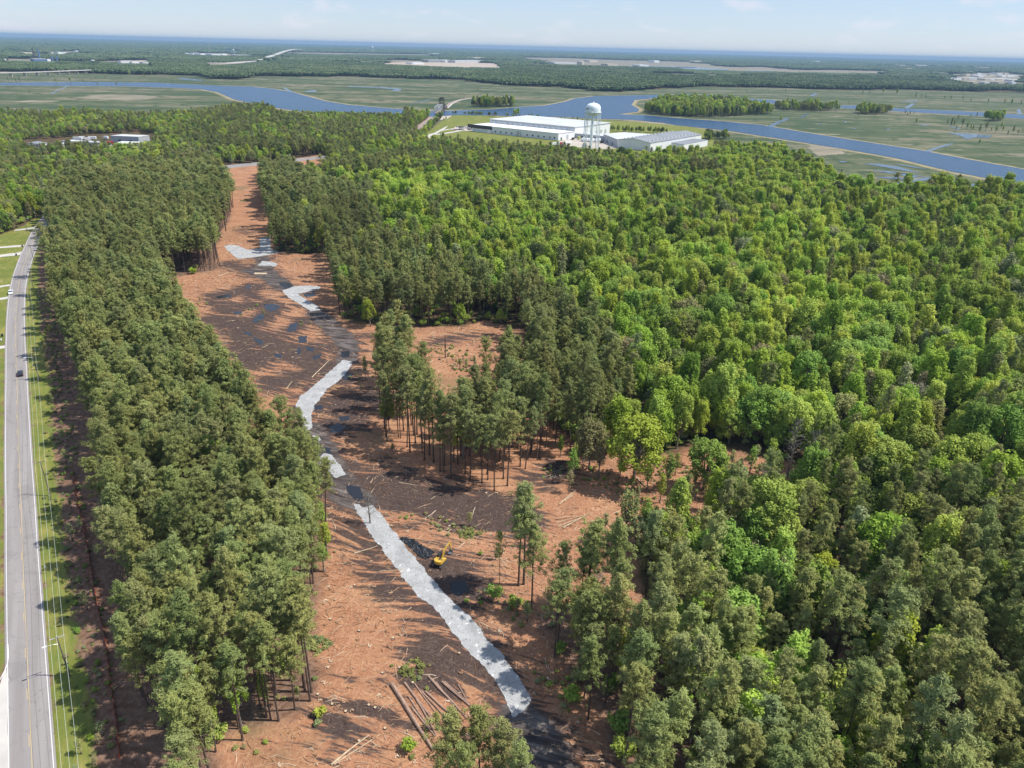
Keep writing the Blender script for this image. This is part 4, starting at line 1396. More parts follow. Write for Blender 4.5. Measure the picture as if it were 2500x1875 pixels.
# leafless trees and snags
for k, ((bx, by), ty, lab, grp) in enumerate([
        ((1700, 1030), 905, 'bare grey tree at the far edge of the side clearing', None), ((1745, 1035), 930, 'bare pinkish grey tree right of the other bare one', None),
        ((800, 1130), 1065, 'small dead grey tree between the mud and the pine stand', None), ((1400, 760), 700, 'bare grey brown tree in the leafy wood', 'bare trees in the leafy wood'),
        ((1560, 1290), 1210, 'bare tree standing among the lower right trees', None), ((2170, 1290), 1180, 'bare pale tree at the right edge', None), ((1640, 760), 705, 'bare grey brown tree in the leafy wood', 'bare trees in the leafy wood'),
        ((2010, 900), 830, 'bare grey brown tree in the leafy wood', 'bare trees in the leafy wood')]):
    x, y = G(bx * 1.1302, by * 1.1302)
    h = max(6, height_at(x, y, ty * 1.1302))
    m = BARE[k % 3]
    s = h / [13, 11, 9][k % 3]
    tree_obj('bare_tree', None, x, y, s, s, k * 1.3, lab, 'bare tree', grp, trunk_mesh=m)
x, y = G(*K(M1, [(907, 233)])[0])
tagit(B().tube([(x, y, 0), (x + .1, y, 6), (x + .1, y + .1, height_at(x, y, K(M1, [(907, 60)])[0][1]))], [.28, .22, .15], 8).obj('tree_snag', MAT['bark']), 'tall bare trunk without branches in the grassy gap', 'dead tree')

# underbrush in the woods
X, Y = grid_pts(-420, 700, 30, 700, 3.6, RG)
px, py = PR(X, Y)
nb_ = vnoise(X, Y, 15, 3.3)
inn = inpoly(px, py, NEAR) & ~(inpoly(px, py, CLEAR)) & ~inpoly(px, py, ROADZ) & (px > -200) & (px < 2700)
ps0 = inpoly(px, py, PINE_POLYS[0]); ps2 = inpoly(px, py, PINE_POLYS[2])
pr = np.where(ps0, .10, np.where(ps2, .35, .6)) * (0.4 + nb_)
k = inn & (RG.random(X.shape) < pr)
X = X[k]; Y = Y[k]
s = RG.uniform(.6, 1.7, len(X))
BUSH = ['bush0', 'bush1', 'bush2', 'bush3']
scatter('underbrush', [KINDS[b]['whole'] for b in BUSH], np.stack([X, Y, X * 0], 1), RG.integers(0, 4, len(X)), np.stack([s, s, s], 1), RG.uniform(0, 6, len(X)), None,
        'green underbrush growing between the trunks', 'underbrush')

# ------------------------------------------------------------------ felling debris
def stick_mesh(seed):
    rg = random.Random(seed)
    b = B()
    L = 1.0
    b.tube([(-L, 0, .04), (-L * .3, rg.uniform(-.12, .12), .06), (L * .4, rg.uniform(-.15, .15), .05), (L, rg.uniform(-.2, .2), .07)], [.05, .045, .035, .018], 4)
    for k in range(rg.choice([0, 1, 2])):
        x = rg.uniform(-.4, .7)
        b.tube([(x, 0, .05), (x + rg.uniform(.2, .5), rg.choice([-1, 1]) * rg.uniform(.15, .4), .1)], [.025, .01], 3)
    return b.mesh('stick', MAT['stick'])


def chunk_mesh(seed):
    rg = random.Random(seed)
    b = B()
    for k in range(7):
        a = rg.uniform(0, 6.28); r = rg.uniform(0, .5)
        b.box((math.cos(a) * r, math.sin(a) * r, .05 + .02 * k), (rg.uniform(.2, .55), rg.uniform(.06, .2), .05), rg.uniform(0, 3))
    return b.mesh('chips', MAT['stick'])


cw = W2(CLEAR)
X, Y = grid_pts(-300, 160, 45, 480, 0.72, RG)
px, py = PR(X, Y)
inn = inpoly(px, py, CLEAR) & ~inpoly(px, py, MIDSTAND)
for g in [G1, G2, G3, G4, G5, K(EX, [(150, 410), (330, 340), (540, 385), (760, 540), (1150, 745), (1065, 870), (900, 965), (700, 880), (480, 690), (280, 505)])] + PUDDLES:
    inn &= ~inpoly(px, py, g)
dn = vnoise(X, Y, 11, 2.0) * .6 + vnoise(X, Y, 31, 7.0) * .4
md = np.full(X.shape, -60.0)
for pts, hw in MUDLINES:
    md = np.maximum(md, sdf(X, Y, W2(pts), closed=False) + hw * .9)
k = inn & (RG.random(X.shape) < np.clip((dn - .2) * 1.0, .06, .65) * np.where(md > 0, .22, 1.0))
X = X[k]; Y = Y[k]; nn_ = len(X)
sw = vnoise(X, Y, 40, 5.0) * 6.0 + RG.normal(size=nn_) * .55
L = RG.gamma(1.7, .30, nn_).clip(.18, 2.6)
th = RG.uniform(.8, 1.8, nn_)
srcs = [stick_mesh(k) for k in range(6)] + [chunk_mesh(k) for k in range(3)]
idx = np.where(RG.random(nn_) < .05, RG.integers(6, 9, nn_), RG.integers(0, 6, nn_))
sc = np.stack([np.where(idx < 6, L, 1), np.where(idx < 6, np.sqrt(L) * 1.3, 1), th], 1)
scatter('wood_debris', srcs, np.stack([X, Y, X * 0 + .02], 1), idx, sc, sw, None, 'broken branches and bark chips strewn over the orange brown clearing', 'debris')

# low green regrowth in patches of the clearing
X, Y = grid_pts(-240, 160, 45, 330, 1.5, RG)
px, py = PR(X, Y)
pt = np.full(X.shape, -60.0)
for pts, hw in ((K(M2, [(600, 250), (700, 280), (820, 310)]), 4.5), (K(M2, [(860, 320), (960, 340)]), 3.5), (K(M2, [(1000, 720), (1150, 740), (1200, 800)]), 5), (K(M2, [(1350, 1150), (1450, 1250), (1480, 1330)]), 4.5),
                (K(M2, [(20, 180), (60, 400), (110, 460)]), 4), (K(M2, [(40, 1380), (90, 1340)]), 2.0), (K(M8, [(480, 1150), (650, 1300), (800, 1290)]), 3), (K(M8, [(900, 800), (1100, 750), (1250, 640)]), 2.5), (K(M3, [(1250, 560), (1450, 530)]), 4),
                (K(M2, [(610, 1560), (700, 1600)]), 3), (K(M1, [(960, 130), (1080, 180), (1000, 250)]), 3), (K(C7, [(480, 700), (560, 660)]), 4), (K(M2, [(500, 1080), (620, 1100), (650, 1180)]), 3.0), (K(M2, [(920, 470), (1030, 500)]), 3), (K(M3, [(150, 420), (400, 440), (700, 560)]), 6), (K(M3, [(900, 420), (1200, 520), (1500, 420), (1800, 560)]), 9), (K(M3, [(700, 700), (800, 800)]), 6), (K(M1, [(900, 150), (1080, 330)]), 7), (K(C6, [(330, 0), (400, 400), (440, 700), (500, 1000), (560, 1300), (590, 1600)]), 5), (K(C5, [(270, 500), (260, 700), (300, 900), (330, 1200), (360, 1600)]), 5)):
    pt = np.maximum(pt, sdf(X, Y, W2(pts), closed=False) + hw)
k = (RG.random(X.shape) < np.clip(pt * .14, 0, .5)) | (inpoly(px, py, CLEAR) & (vnoise(X, Y, 13, 8.1) > .8) & (RG.random(X.shape) < .10))
for g in (G1, G2, G3, G4, G5): k &= ~inpoly(px, py, g)
X = X[k]; Y = Y[k]
s = RG.uniform(.2, .6, len(X))
scatter('weeds', [KINDS[b]['whole'] for b in ('bush0', 'bush2', 'thin1')], np.stack([X, Y, X * 0], 1), np.where(RG.random(len(X)) < .25, 0, np.where(RG.random(len(X)) < .12, 2, 1)), np.stack([s, s, s * .8], 1), RG.uniform(0, 6, len(X)), None,
        'low green weeds sprouting in patches of the clearing', 'weeds')

for k, (p, s, lab, key) in enumerate([(K(M2, [(570, 1560)])[0], 1.1, 'round bright shrub near the felled logs', 'bush1'), (K(M8, [(1370, 960)])[0], .9, 'yellow green shrub below the row of bare trunks', 'bush1'),
                                      (K(M8, [(1340, 1040)])[0], .7, 'small shrub just below the yellow green one', 'bush2'), (K(PC, [(985, 1350)])[0], .5, 'tiny lime green shrub on the mown verge', 'bush1'),
                                      (K(M2, [(1040, 720)])[0], 1.3, 'bushy shrub at the foot of the lone pines', 'bush3'), (K(M2, [(1480, 1290)])[0], 1.5, 'light green shrub right of the lower gravel strip', 'bush1'),
                                      (K(M2, [(1160, 760)])[0], 1.4, 'wide green shrub right of the lone dark pine', 'bush0')]):
    x, y = G(*p)
    o = empty('shrub', (x, y, 0), lab, 'shrub', k * 1.1)
    o.scale = (s, s, s)
    for part, nm in (('trunk', 'stem'), ('crown', 'foliage')):
        c = bpy.data.objects.new(nm, KINDS[key][part]); COL.objects.link(c); c.parent = o

# felled logs
def log(a, b, r, lab, grp=None, mat='logbark', z=0.0, name='felled_log'):
    A = Vector((*G(*a), 0)); Bp = Vector((*G(*b), 0))
    d = Bp - A
    L = d.length
    o = empty(name, (A.x, A.y, 0), lab, 'log', math.atan2(d.y, d.x), grp)
    m = B()
    rn = random.Random(hash(lab) % 1000 + int(a[0]))
    pts = [(L * t, rn.uniform(-.1, .1) * (0 < t < 1), r + z) for t in (0, .3, .6, 1)]
    r = r * 1.15
    m.tube(pts, [r, r * .9, r * .78, r * .55], 8)
    m.obj('trunk', MAT[mat], o)
    e = B()
    e.tube([(-.03, 0, r + z), (.0, 0, r + z)], r * .93, 8)
    e.obj('cut_end', MAT['cut'], o)
    return o


M2p = lambda *q: K(M2, q)
logs = [((475, 1197), (705, 1565), .36, 'thickest dark log at the left of the felled row', None), ((545, 1187), (712, 1405), .2, 'second log of the felled row, beside the thickest', None),
        ((640, 1235), (770, 1378), .16, None, 1), ((662, 1235), (805, 1368), .2, None, 1), ((678, 1150), (892, 1385), .19, None, 1), ((755, 1182), (925, 1328), .22, 'reddish log at the upper right of the felled row', None),
        ((740, 1215), (860, 1345), .15, None, 1), ((845, 1198), (893, 1285), .12, None, 1), ((612, 1280), (722, 1482), .17, None, 1), ((585, 1325), (716, 1485), .17, None, 1), ((600, 1190), (745, 1392), .12, None, 1), ((700, 1165), (835, 1340), .12, None, 1), ((770, 1180), (905, 1300), .13, None, 1), ((565, 1260), (700, 1470), .13, None, 1), ((720, 1180), (800, 1290), .1, None, 1)]
for a, b, r, lab, g in logs:
    pa, pb = M2p(a, b)
    log(pa, pb, r, lab or 'slim bare log lying in the middle of the felled row', 'slim logs of the felled row' if g else None)
for a, b, r, c, lab in [((135, 1643), (345, 1478), .16, M2, 'pale split trunk lying at the bottom left of the clearing'), ((150, 1640), (410, 1472), .1, M2, 'thin pale pole beside the split trunk'),
                        ((1090, 822), (1216, 695), .16, C8, 'long pale trunk lying left of the gravel bend'), ((900, 905), (945, 850), .12, C8, 'short pale trunk lying above the gravel bend'),
                        ((400, 78), (478, 48), .2, C8, 'pale log lying near the far left pines'), ((515, 808), (580, 788), .12, C8, 'short log at the left side of the wet ground'),
                        ((262, 462), (395, 420), .12, M2, 'brown pole pointing to the gravel strip'), ((2040, 660), (2062, 620), .15, (1300, 400, 3), 'small broken log'),
                        ((545, 1195), (690, 1220), .1, M1, 'pale branch beside the swirled mud'), ((490, 970), (630, 900), .1, M3, 'white curved branch below the side clearing'),
                        ((600, 855), (720, 915), .14, M3, 'brown log at the foot of the young bare stemmed tree'), ((700, 465), (790, 545), .2, M3, 'dark log below the big bright tree')]:
    if lab == 'small broken log': continue
    pa, pb = K(c, [a, b])
    log(pa, pb, r, lab, mat='cut')
for nm, q, lab in (('pole_pile', [((160, 768), (400, 702)), ((170, 795), (380, 715)), ((200, 800), (350, 730)), ((240, 790), (395, 700)), ((160, 745), (300, 725)), ((330, 770), (495, 757)), ((210, 812), (290, 760))], 'sun bleached poles heaped in the side clearing'),
                   ('pole_pile', [((190, 630), (310, 532)), ((215, 622), (300, 560)), ((180, 645), (270, 575))], 'small bundle of pale poles above the bleached heap'),
                   ('brush_pile', [((100, 480), (230, 380)), ((130, 490), (180, 410)), ((60, 470), (200, 420)), ((150, 500), (260, 400)), ((290, 360), (470, 330)), ((300, 375), (500, 345)), ((120, 440), (280, 390))], 'dark heap of cut branches beside the silvery tree')):
    root = None
    for i, (a, b) in enumerate(q):
        pa, pb = K(M3, [a, b])
        A = G(*pa); Bp = G(*pb)
        if root is None:
            root = empty(nm, (A[0], A[1], 0), lab, 'pole pile' if nm == 'pole_pile' else 'brush pile')
            ox, oy = A
        z = .12 + .09 * i
        B().tube([(A[0] - ox, A[1] - oy, z), ((A[0] + Bp[0]) / 2 - ox, (A[1] + Bp[1]) / 2 - oy, z + .08), (Bp[0] - ox, Bp[1] - oy, z + .02)], [.11, .09, .04], 6).obj('pole', MAT['cut' if nm == 'pole_pile' else 'greybark'], root)
# cut stumps
for k, (a, b) in enumerate([(345, 1310), (380, 1325), (435, 1440), (215, 1345), (290, 895), (480, 935), (290, 1510), (140, 1305), (60, 1250), (515, 1100), (590, 1185), (130, 830), (265, 640), (850, 1020), (420, 1130)]):
    x, y = G(*M2p((a, b))[0])
    o = empty('tree_stump', (x, y, 0), 'fresh pale stump in the lower part of the clearing', 'stump', 0, 'stumps in the lower clearing')
    B().tube([(0, 0, 0), (0, 0, .28)], [.34, .28], 10).obj('bark', MAT['bark'], o)
    B().tube([(0, 0, .281), (0, 0, .30)], [.26, .26], 10).obj('cut_top', MAT['cut'], o)

# a heap of pine tops with their needles beside the felled row
def brush(name, p, r, h, lab, seed):
    x, y = G(*p)
    rg = np.random.default_rng(seed)
    o = empty(name, (x, y, 0), lab, 'brush pile')
    Cs = []; Us = []; Vs = []
    tr = B()
    for k in range(26):
        a_ = rg.uniform(0, 6.28); q = rg.uniform(0, 1) ** .6 * r
        c = np.array([math.cos(a_) * q, math.sin(a_) * q * .8, rg.uniform(.1, h) * (1.1 - q / r)])
        d = rg.uniform(0, 6.28)
        tr.tube([(c[0] - math.cos(d) * 1.3, c[1] - math.sin(d) * 1.3, .05), tuple(c)], [.05, .02], 3)
        a, b, e = clump(rg, c, .55, 34, .28, .07, .3, .6)
        Cs.append(a); Us.append(b); Vs.append(e)
    tr.obj('branches', MAT['bark'], o)
    c = bpy.data.objects.new('needles', quads_mesh('needles', np.concatenate(Cs), np.concatenate(Us), np.concatenate(Vs), [MAT['pine']])); COL.objects.link(c); c.parent = o


brush('brush_pile', M2p((590, 1110))[0], 3.6, 1.3, 'green heap of pine tops above the felled row', 3)
brush('brush_pile', K(M8, [(1330, 300)])[0], 3.2, 1.1, 'heap of green branches right of the corner pine', 4)
brush('brush_pile', M2p((900, 345))[0], 3.2, .9, 'fresh green branches beyond the excavator', 5)
brush('brush_pile', M2p((60, 960))[0], 3.0, .9, 'dull green branches at the left edge of the clearing', 6)
brush('brush_pile', K(C7, [(660, 465)])[0], 4.0, 1.4, 'brush heap beside the far gravel track', 7)

# ------------------------------------------------------------------ excavator, tarp
MAT['cat'] = plain('yellow_paint', (0.6, 0.37, 0.055), 0.45, 0.5, 0.12, 2)
MAT['track'] = plain('dusty_track_steel', (0.085, 0.075, 0.07), 0.7, 0.4, 0.35, 3)
MAT['steel'] = plain('worn_steel', (0.3, 0.3, 0.3), 0.4, 0.5, 0.25, 4, 0.7)
MAT['blackpart'] = plain('black_machine_paint', (0.03, 0.03, 0.033), 0.5, 0.4, 0.2, 3)
MAT['glass'] = plain('dark_glass', (0.03, 0.04, 0.05), 0.08, 0.6, 0.1, 3)


def excavator():
    x, y = G(*K(EX, [(1275, 1080)])[0])
    tx, ty = G(*K(EX, [(1545, 790)])[0])
    hd = math.atan2(ty - y, tx - x)
    o = empty('excavator', (x, y, 0), 'yellow tracked excavator parked beside the gravel strip at the black sheeting', 'excavator', hd)
    o.scale = (.88, .88, .88)
    for s in (-1, 1):
        b = B()
        L, w, h = 4.1, .6, .82
        n = 8
        prof = []
        for k in range(n + 1):
            a = -math.pi / 2 + math.pi * k / n
            prof.append((L / 2 - h / 2 + math.cos(a) * h / 2, h / 2 + math.sin(a) * h / 2))
        for k in range(n + 1):
            a = math.pi / 2 + math.pi * k / n
            prof.append((-L / 2 + h / 2 + math.cos(a) * h / 2, h / 2 + math.sin(a) * h / 2))
        m = len(prof)
        yc = s * 1.15
        vs = [(p[0], yc - w / 2, p[1]) for p in prof] + [(p[0], yc + w / 2, p[1]) for p in prof]
        b.add(vs, [tuple(range(m)), tuple(range(2 * m - 1, m - 1, -1))] + [(i, m + i, m + (i + 1) % m, (i + 1) % m) for i in range(m)])
        for k in range(16):
            b.box((-1.7 + k * .227, yc, h + .02), (.1, w + .04, .05))
        to = b.obj('track', MAT['track'], o)
        rl = B()
        for k in range(6):
            rl.tube([(-1.4 + k * .56, yc + s * (w / 2 - .02), .26), (-1.4 + k * .56, yc + s * (w / 2 + .03), .26)], .2, 10)
        rl.obj('roller', MAT['steel'], to)
    B().box((0, 0, .62), (2.1, 1.7, .4)).tube([(0, 0, .8), (0, 0, 1.08)], .62, 14).obj('undercarriage', MAT['blackpart'], o)
    # rounded counterweight and engine deck
    hb = B()
    prof = [(1.25, -1.28), (1.25, 1.28), (-1.0, 1.32)] + [(-1.0 - 1.05 * math.sin(math.pi * k / 10), 1.32 * math.cos(math.pi * k / 10)) for k in range(1, 10)] + [(-1.0, -1.32)]
    hb.prism(prof, 1.08, 1.35)
    hb.obj('body', MAT['blackpart'], o)
    cw_ = B()
    arc = [(-.9 - 1.12 * math.sin(math.pi * k / 12), 1.33 * math.cos(math.pi * k / 12)) for k in range(13)]
    cw_.prism(arc, 1.36, 2.2)
    cw_.prism([(p[0] * .98 - .01, p[1] * .95) for p in arc], 2.2, 2.3)
    cw_.obj('counterweight', MAT['cat'], o)
    en = B()
    en.box((-.25, -.84, 1.78), (1.5, .9, .84)); en.box((-.25, .84, 1.72), (1.5, .9, .7))
    en.box((.75, -.9, 1.6), (.8, .76, .5))
    en.obj('engine_cover', MAT['cat'], o)
    B().box((-.3, 0, 1.7), (1.2, .7, .66)).box((-.5, -.8, 2.24), (.5, .4, .06)).tube([(-.6, .5, 2.2), (-.6, .5, 2.6)], .06, 8).obj('engine_deck', MAT['blackpart'], o)
    cb = B()
    cb.box((.95, .82, 1.52), (1.5, .9, .34)); cb.box((.95, .82, 2.72), (1.42, .86, .1))
    for sx in (.28, 1.6):
        for sy in (.42, 1.22):
            cb.box((sx, sy, 2.18), (.08, .08, 1.0))
    c = cb.obj('cab', MAT['blackpart'], o)
    B().box((.95, .82, 2.18), (1.3, .8, .94)).obj('window', MAT['glass'], c)
    # boom, stick, bucket (heading +x)
    bo = B()
    P = [(.7, 1.75, .30), (1.6, 3.2, .42), (2.7, 4.15, .44), (3.9, 4.3, .36), (4.75, 4.2, .26)]
    for i in range(len(P) - 1):
        a, c2 = P[i], P[i + 1]
        ang = math.atan2(c2[1] - a[1], c2[0] - a[0])
        na, nb2 = a[2] / 2 * 1.15, c2[2] / 2 * 1.15
        ux, uz = -math.sin(ang), math.cos(ang)
        vs = []
        for (q, hw2) in ((a, na), (c2, nb2)):
            for sy in (-.2, .2):
                for sg in (-1, 1):
                    vs.append((q[0] + ux * hw2 * sg, -.12 + sy, q[1] + uz * hw2 * sg))
        bo.add(vs, [(0, 1, 5, 4), (2, 6, 7, 3), (1, 3, 7, 5), (0, 4, 6, 2), (0, 2, 3, 1), (4, 5, 7, 6)])
    bo.obj('boom', MAT['cat'], o)
    B().tube([(1.3, -.45, 1.5), (2.3, -.36, 3.6)], .075, 8).tube([(1.3, .2, 1.5), (2.3, .12, 3.6)], .075, 8).tube([(2.6, -.12, 4.55), (4.3, -.12, 4.75)], .08, 8).obj('hydraulic_cylinder', MAT['steel'], o)
    st = B()
    a, c2 = (4.6, 4.55), (5.35, 1.5)
    st.add([(4.35, -.3, 4.75), (4.35, .06, 4.75), (4.9, -.3, 4.5), (4.9, .06, 4.5), (5.25, -.26, 1.5), (5.25, .02, 1.5), (5.5, -.26, 1.55), (5.5, .02, 1.55)],
           [(0, 1, 3, 2), (4, 6, 7, 5), (0, 4, 5, 1), (2, 3, 7, 6), (0, 2, 6, 4), (1, 5, 7, 3)])
    st.obj('stick_arm', MAT['cat'], o)
    bk = B()
    pr = [(5.5, 1.55), (5.75, 1.3), (5.75, .75), (5.35, .3), (4.8, .25), (4.55, .45), (4.85, .55), (5.2, .75), (5.3, 1.4)]
    m = len(pr)
    vs = [(p[0], -.65, p[1]) for p in pr] + [(p[0], .42, p[1]) for p in pr]
    bk.add(vs, [(i, (i + 1) % m, m + (i + 1) % m, m + i) for i in range(m)])
    bk.add([(5.5, -.65, 1.5), (5.75, -.65, 1.3), (5.75, -.65, .75), (5.35, -.65, .3), (4.8, -.65, .25)], [(0, 1, 2, 3, 4)])
    bk.add([(5.5, .42, 1.5), (5.75, .42, 1.3), (5.75, .42, .75), (5.35, .42, .3), (4.8, .42, .25)], [(4, 3, 2, 1, 0)])
    for k in range(5):
        bk.box((4.5, -.58 + k * .23, .4), (.22, .07, .06))
    bk.obj('bucket', MAT['steel'], o)


excavator()


def tarp():
    poly = K(EX, [(150, 410), (200, 360), (330, 340), (440, 395), (540, 385), (640, 470), (760, 540), (950, 640), (1150, 745), (1110, 800), (1065, 870), (980, 930), (900, 965), (790, 930), (700, 880), (590, 790), (480, 690), (380, 600), (280, 505), (180, 440)])
    m = M('black_plastic_sheeting', 0.3, 0.9)
    m.base((0.016, 0.017, 0.021))
    w = m.noise(1.0, 3, 0.6, vec=m.mapping((1.1, .45, 1), (0, 0, -1.0)))
    m.bump(w, 1.0, 1.6)
    P = W2(poly)
    xs = [p[0] for p in P]; ys = [p[1] for p in P]
    b = B()
    st = .22
    nx = int((max(xs) - min(xs)) / st) + 2; ny = int((max(ys) - min(ys)) / st) + 2
    GX, GY = np.meshgrid(min(xs) + np.arange(nx) * st, min(ys) + np.arange(ny) * st)
    ins = inpoly(GX, GY, P)
    d = sdf(GX, GY, P, lim=3)
    vid = {}
    for j in range(ny):
        for i in range(nx):
            x, y = GX[j, i], GY[j, i]
            z = .09 + .38 * abs(mnoise.noise(Vector((x * .9 + y * .5, y * 1.9 - x * .4, 2)))) + .1 * mnoise.noise(Vector((x * 2.5, y * 2.5, 5))) + (.14 if 0 < d[j, i] < .5 else 0)
            vid[(i, j)] = len(b.v); b.v.append((x, y, max(z, .075)))
    for j in range(ny - 1):
        for i in range(nx - 1):
            if ins[j, i] and ins[j, i + 1] and ins[j + 1, i] and ins[j + 1, i + 1]:
                b.f.append((vid[(i, j)], vid[(i + 1, j)], vid[(i + 1, j + 1)], vid[(i, j + 1)])); b.mi.append(0)
    o = b.obj('plastic_sheeting', m.m, smooth=True)
    tagit(o, 'wrinkled black plastic sheeting spread between gravel strip and excavator', 'tarpaulin')


tarp()
# timber mat on the haul road
P = W2(K(C8, [(662, 62), (672, 50), (760, 52), (755, 62)]))
o = tagit(B().prism(P, 0.02, .3).obj('timber_mat', MAT['cut']), 'pale timber mat lying in the mud at the far turn', 'timber mat')

# ------------------------------------------------------------------ silt fence, utility poles, wires, verge things
MAT['orange'] = plain('orange_fence_mesh', (0.8, 0.09, 0.05), 0.8, 0.2, 0.2, 2)
MAT['pole'] = plain('weathered_pole_wood', (0.17, 0.14, 0.115), 0.9, 0.2, 0.25, 2)
MAT['galv'] = plain('galvanised_metal', (0.6, 0.61, 0.62), 0.4, 0.5, 0.1, 2, 0.3)
MAT['white'] = plain('white_painted_metal', (0.8, 0.81, 0.82), 0.5, 0.4, 0.04, .3)
MAT['wire'] = plain('bare_aluminium_wire', (0.62, 0.66, 0.6), 0.5, 0.5, 0.05, 2)
fp = resample(catmull([G(*p) for p in FENCEL], 6), 2.4)
o = empty('silt_fence', (fp[0].x, fp[0].y, 0), 'low orange silt fence running along the litter strip by the roadside wood', 'fence')
b = B()
for i in range(len(fp) - 1):
    a = fp[i] - fp[0]; c = fp[i + 1] - fp[0]
    b.add([(a.x, a.y, .02), (c.x, c.y, .02), (c.x, c.y, .92), (a.x, a.y, .95)], [(0, 1, 2, 3)])
b.obj('fabric', MAT['orange'], o)
for i in range(len(fp)):
    a = fp[i] - fp[0]
    B().box((a.x + .04, a.y, .5), (.05, .05, 1.0)).obj('post', MAT['cut'], o)

POLES = [(K(C5, [(158, 278), (132, 185)]), 'utility pole beyond the bend of the road', 0), (K(C5, [(203, 465), (182, 345)]), 'utility pole on the verge at the start of the road bend', 0),
         (K(C5, [(195, 605), (163, 492)]), 'utility pole on the verge level with the white pickup', 0), (K(C5, [(190, 727), (172, 615)]), 'utility pole on the verge just before the white pickup', 0),
         (K(C5, [(228, 1132), (191, 975)]), 'utility pole with crossarm beside the dark car', 1), (K(C6, [(282, 137), (228, -55)]), 'utility pole with crossarm halfway down the verge', 1),
         (K(PC, [(755, 665), (632, 240)]), 'nearest utility pole with crossarm and street light', 2)]
tops = []
for (bp, tp), lab, typ in POLES:
    x, y = G(*bp)
    h = min(12.5, max(8.5, height_at(x, y, tp[1])))
    i0 = min(range(len(CLs)), key=lambda i: (CLs[i] - Vector((x, y))).length)
    dr = (CLs[min(i0 + 4, len(CLs) - 1)] - CLs[max(i0 - 4, 0)]).normalized()
    rz = math.atan2(dr.y, dr.x) + math.pi / 2
    o = empty('utility_pole', (x, y, 0), lab, 'utility pole', rz)
    B().tube([(0, 0, 0), (0, 0, h * .5), (0, 0, h)], [.17, .14, .1], 8).obj('post', MAT['pole'], o)
    offs = (-1.15, 0.05, 1.15)
    if typ:
        ca = B(); ca.box((0, .12, h - .35), (2.5, .1, .12))
        c = ca.obj('crossarm', MAT['galv'] if typ == 2 else MAT['pole'], o)
        for ox in (-1.15, 1.15):
            B().tube([(ox, .12, h - .29), (ox, .12, h - .08)], [.06, .04], 6).obj('insulator', MAT['white'], c)
        B().tube([(0, 0, h), (0, 0, h + .2)], .05, 6).obj('insulator', MAT['white'], c)
    tops.append((x, y, h, rz))
    if typ == 2 or lab.startswith('utility pole beyond') or 'beside the dark' in lab:
        # the arm reaches out over the road
        rc = CLs[i0] - Vector((x, y))
        sg = 1 if (rc.x * math.cos(rz) + rc.y * math.sin(rz)) > 0 else -1
        am = B().tube([(0, 0, h - 1.9), (sg * .9, 0, h - 1.55), (sg * 2.1, 0, h - 1.45)], .04, 6).obj('lamp_arm', MAT['galv'], o)
        B().box((sg * 2.4, 0, h - 1.46), (.75, .3, .16)).obj('lamp_head', MAT['white'], am)
# overhead wires: three conductors running along the verge and past the bottom of the picture
main = sorted([t for t in tops if t[1] < 420], key=lambda t: -t[1])
dlast = Vector((main[-1][0] - main[-2][0], main[-1][1] - main[-2][1]))
ext = (main[-1][0] + dlast.x, main[-1][1] + dlast.y, main[-1][2], main[-1][3])
for w_, lab in ((-1.15, 'overhead wire nearest the road, strung along the verge'), (0.0, 'middle overhead wire above the verge'), (1.15, 'overhead wire nearest the wood, strung along the verge')):
    b = B()
    seq = main + [ext]
    for i in range(len(seq) - 1):
        a, c = seq[i], seq[i + 1]
        pa = Vector((a[0] + math.cos(a[3]) * w_, a[1] + math.sin(a[3]) * w_, a[2] - (.05 if w_ else -.2)))
        pc = Vector((c[0] + math.cos(c[3]) * w_, c[1] + math.sin(c[3]) * w_, c[2] - (.05 if w_ else -.2)))
        sag = min(1.0, (pc - pa).length * .013)
        b.tube([tuple(pa.lerp(pc, t / 8) - Vector((0, 0, sag * 4 * (t / 8) * (1 - t / 8)))) for t in range(9)], .022, 3)
    tagit(b.obj('overhead_wire', MAT['wire']), lab, 'wire')
x, y = G(*K(C6, [(262, 572)])[0])
o = empty('small_sign', (x, y, 0), 'small grey square sign on a post on the mown verge', 'sign', -.5)
B().box((0, 0, .9), (.07, .07, 1.8)).obj('post', MAT['pole'], o)
B().box((0, .05, 1.9), (.75, .04, .6)).obj('panel', MAT['galv'], o)
# rubbish bins and mailboxes by the drives
for (p, lab) in ((K(C5, [(193, 245)])[0], 'dark rubbish bin by the farthest driveway'), (K(C5, [(130, 360)])[0], 'dark rubbish bin by the second driveway'), (K(C5, [(95, 412)])[0], 'dark rubbish bin by the widest driveway'), (K(C5, [(14, 880)])[0], 'black rubbish bin on the grass beside the nearest drive')):
    x, y = G(*p)
    o = empty('rubbish_bin', (x, y, 0), lab, 'bin', .5)
    B().box((0, 0, .55), (.65, .7, 1.0), taper=1.15).obj('body', MAT['blackpart'], o)
    B().box((0, 0, 1.09), (.78, .84, .08)).obj('lid', MAT['track'], o)
    B().tube([(-.36, -.36, .12), (.36, -.36, .12)], .12, 8).obj('wheel', MAT['blackpart'], o)
x, y = G(*K(C5, [(8, 905)])[0])
o = empty('garden_chair', (x, y, 0), 'small white chair on the grass at the left edge', 'chair', .3)
B().box((0, 0, .42), (.5, .5, .05)).obj('seat', MAT['white'], o)
B().box((0, .25, .75), (.5, .05, .6)).obj('backrest', MAT['white'], o)
for sx in (-.2, .2):
    for sy in (-.2, .2):
        B().box((sx, sy, .2), (.05, .05, .4)).obj('leg', MAT['white'], o)


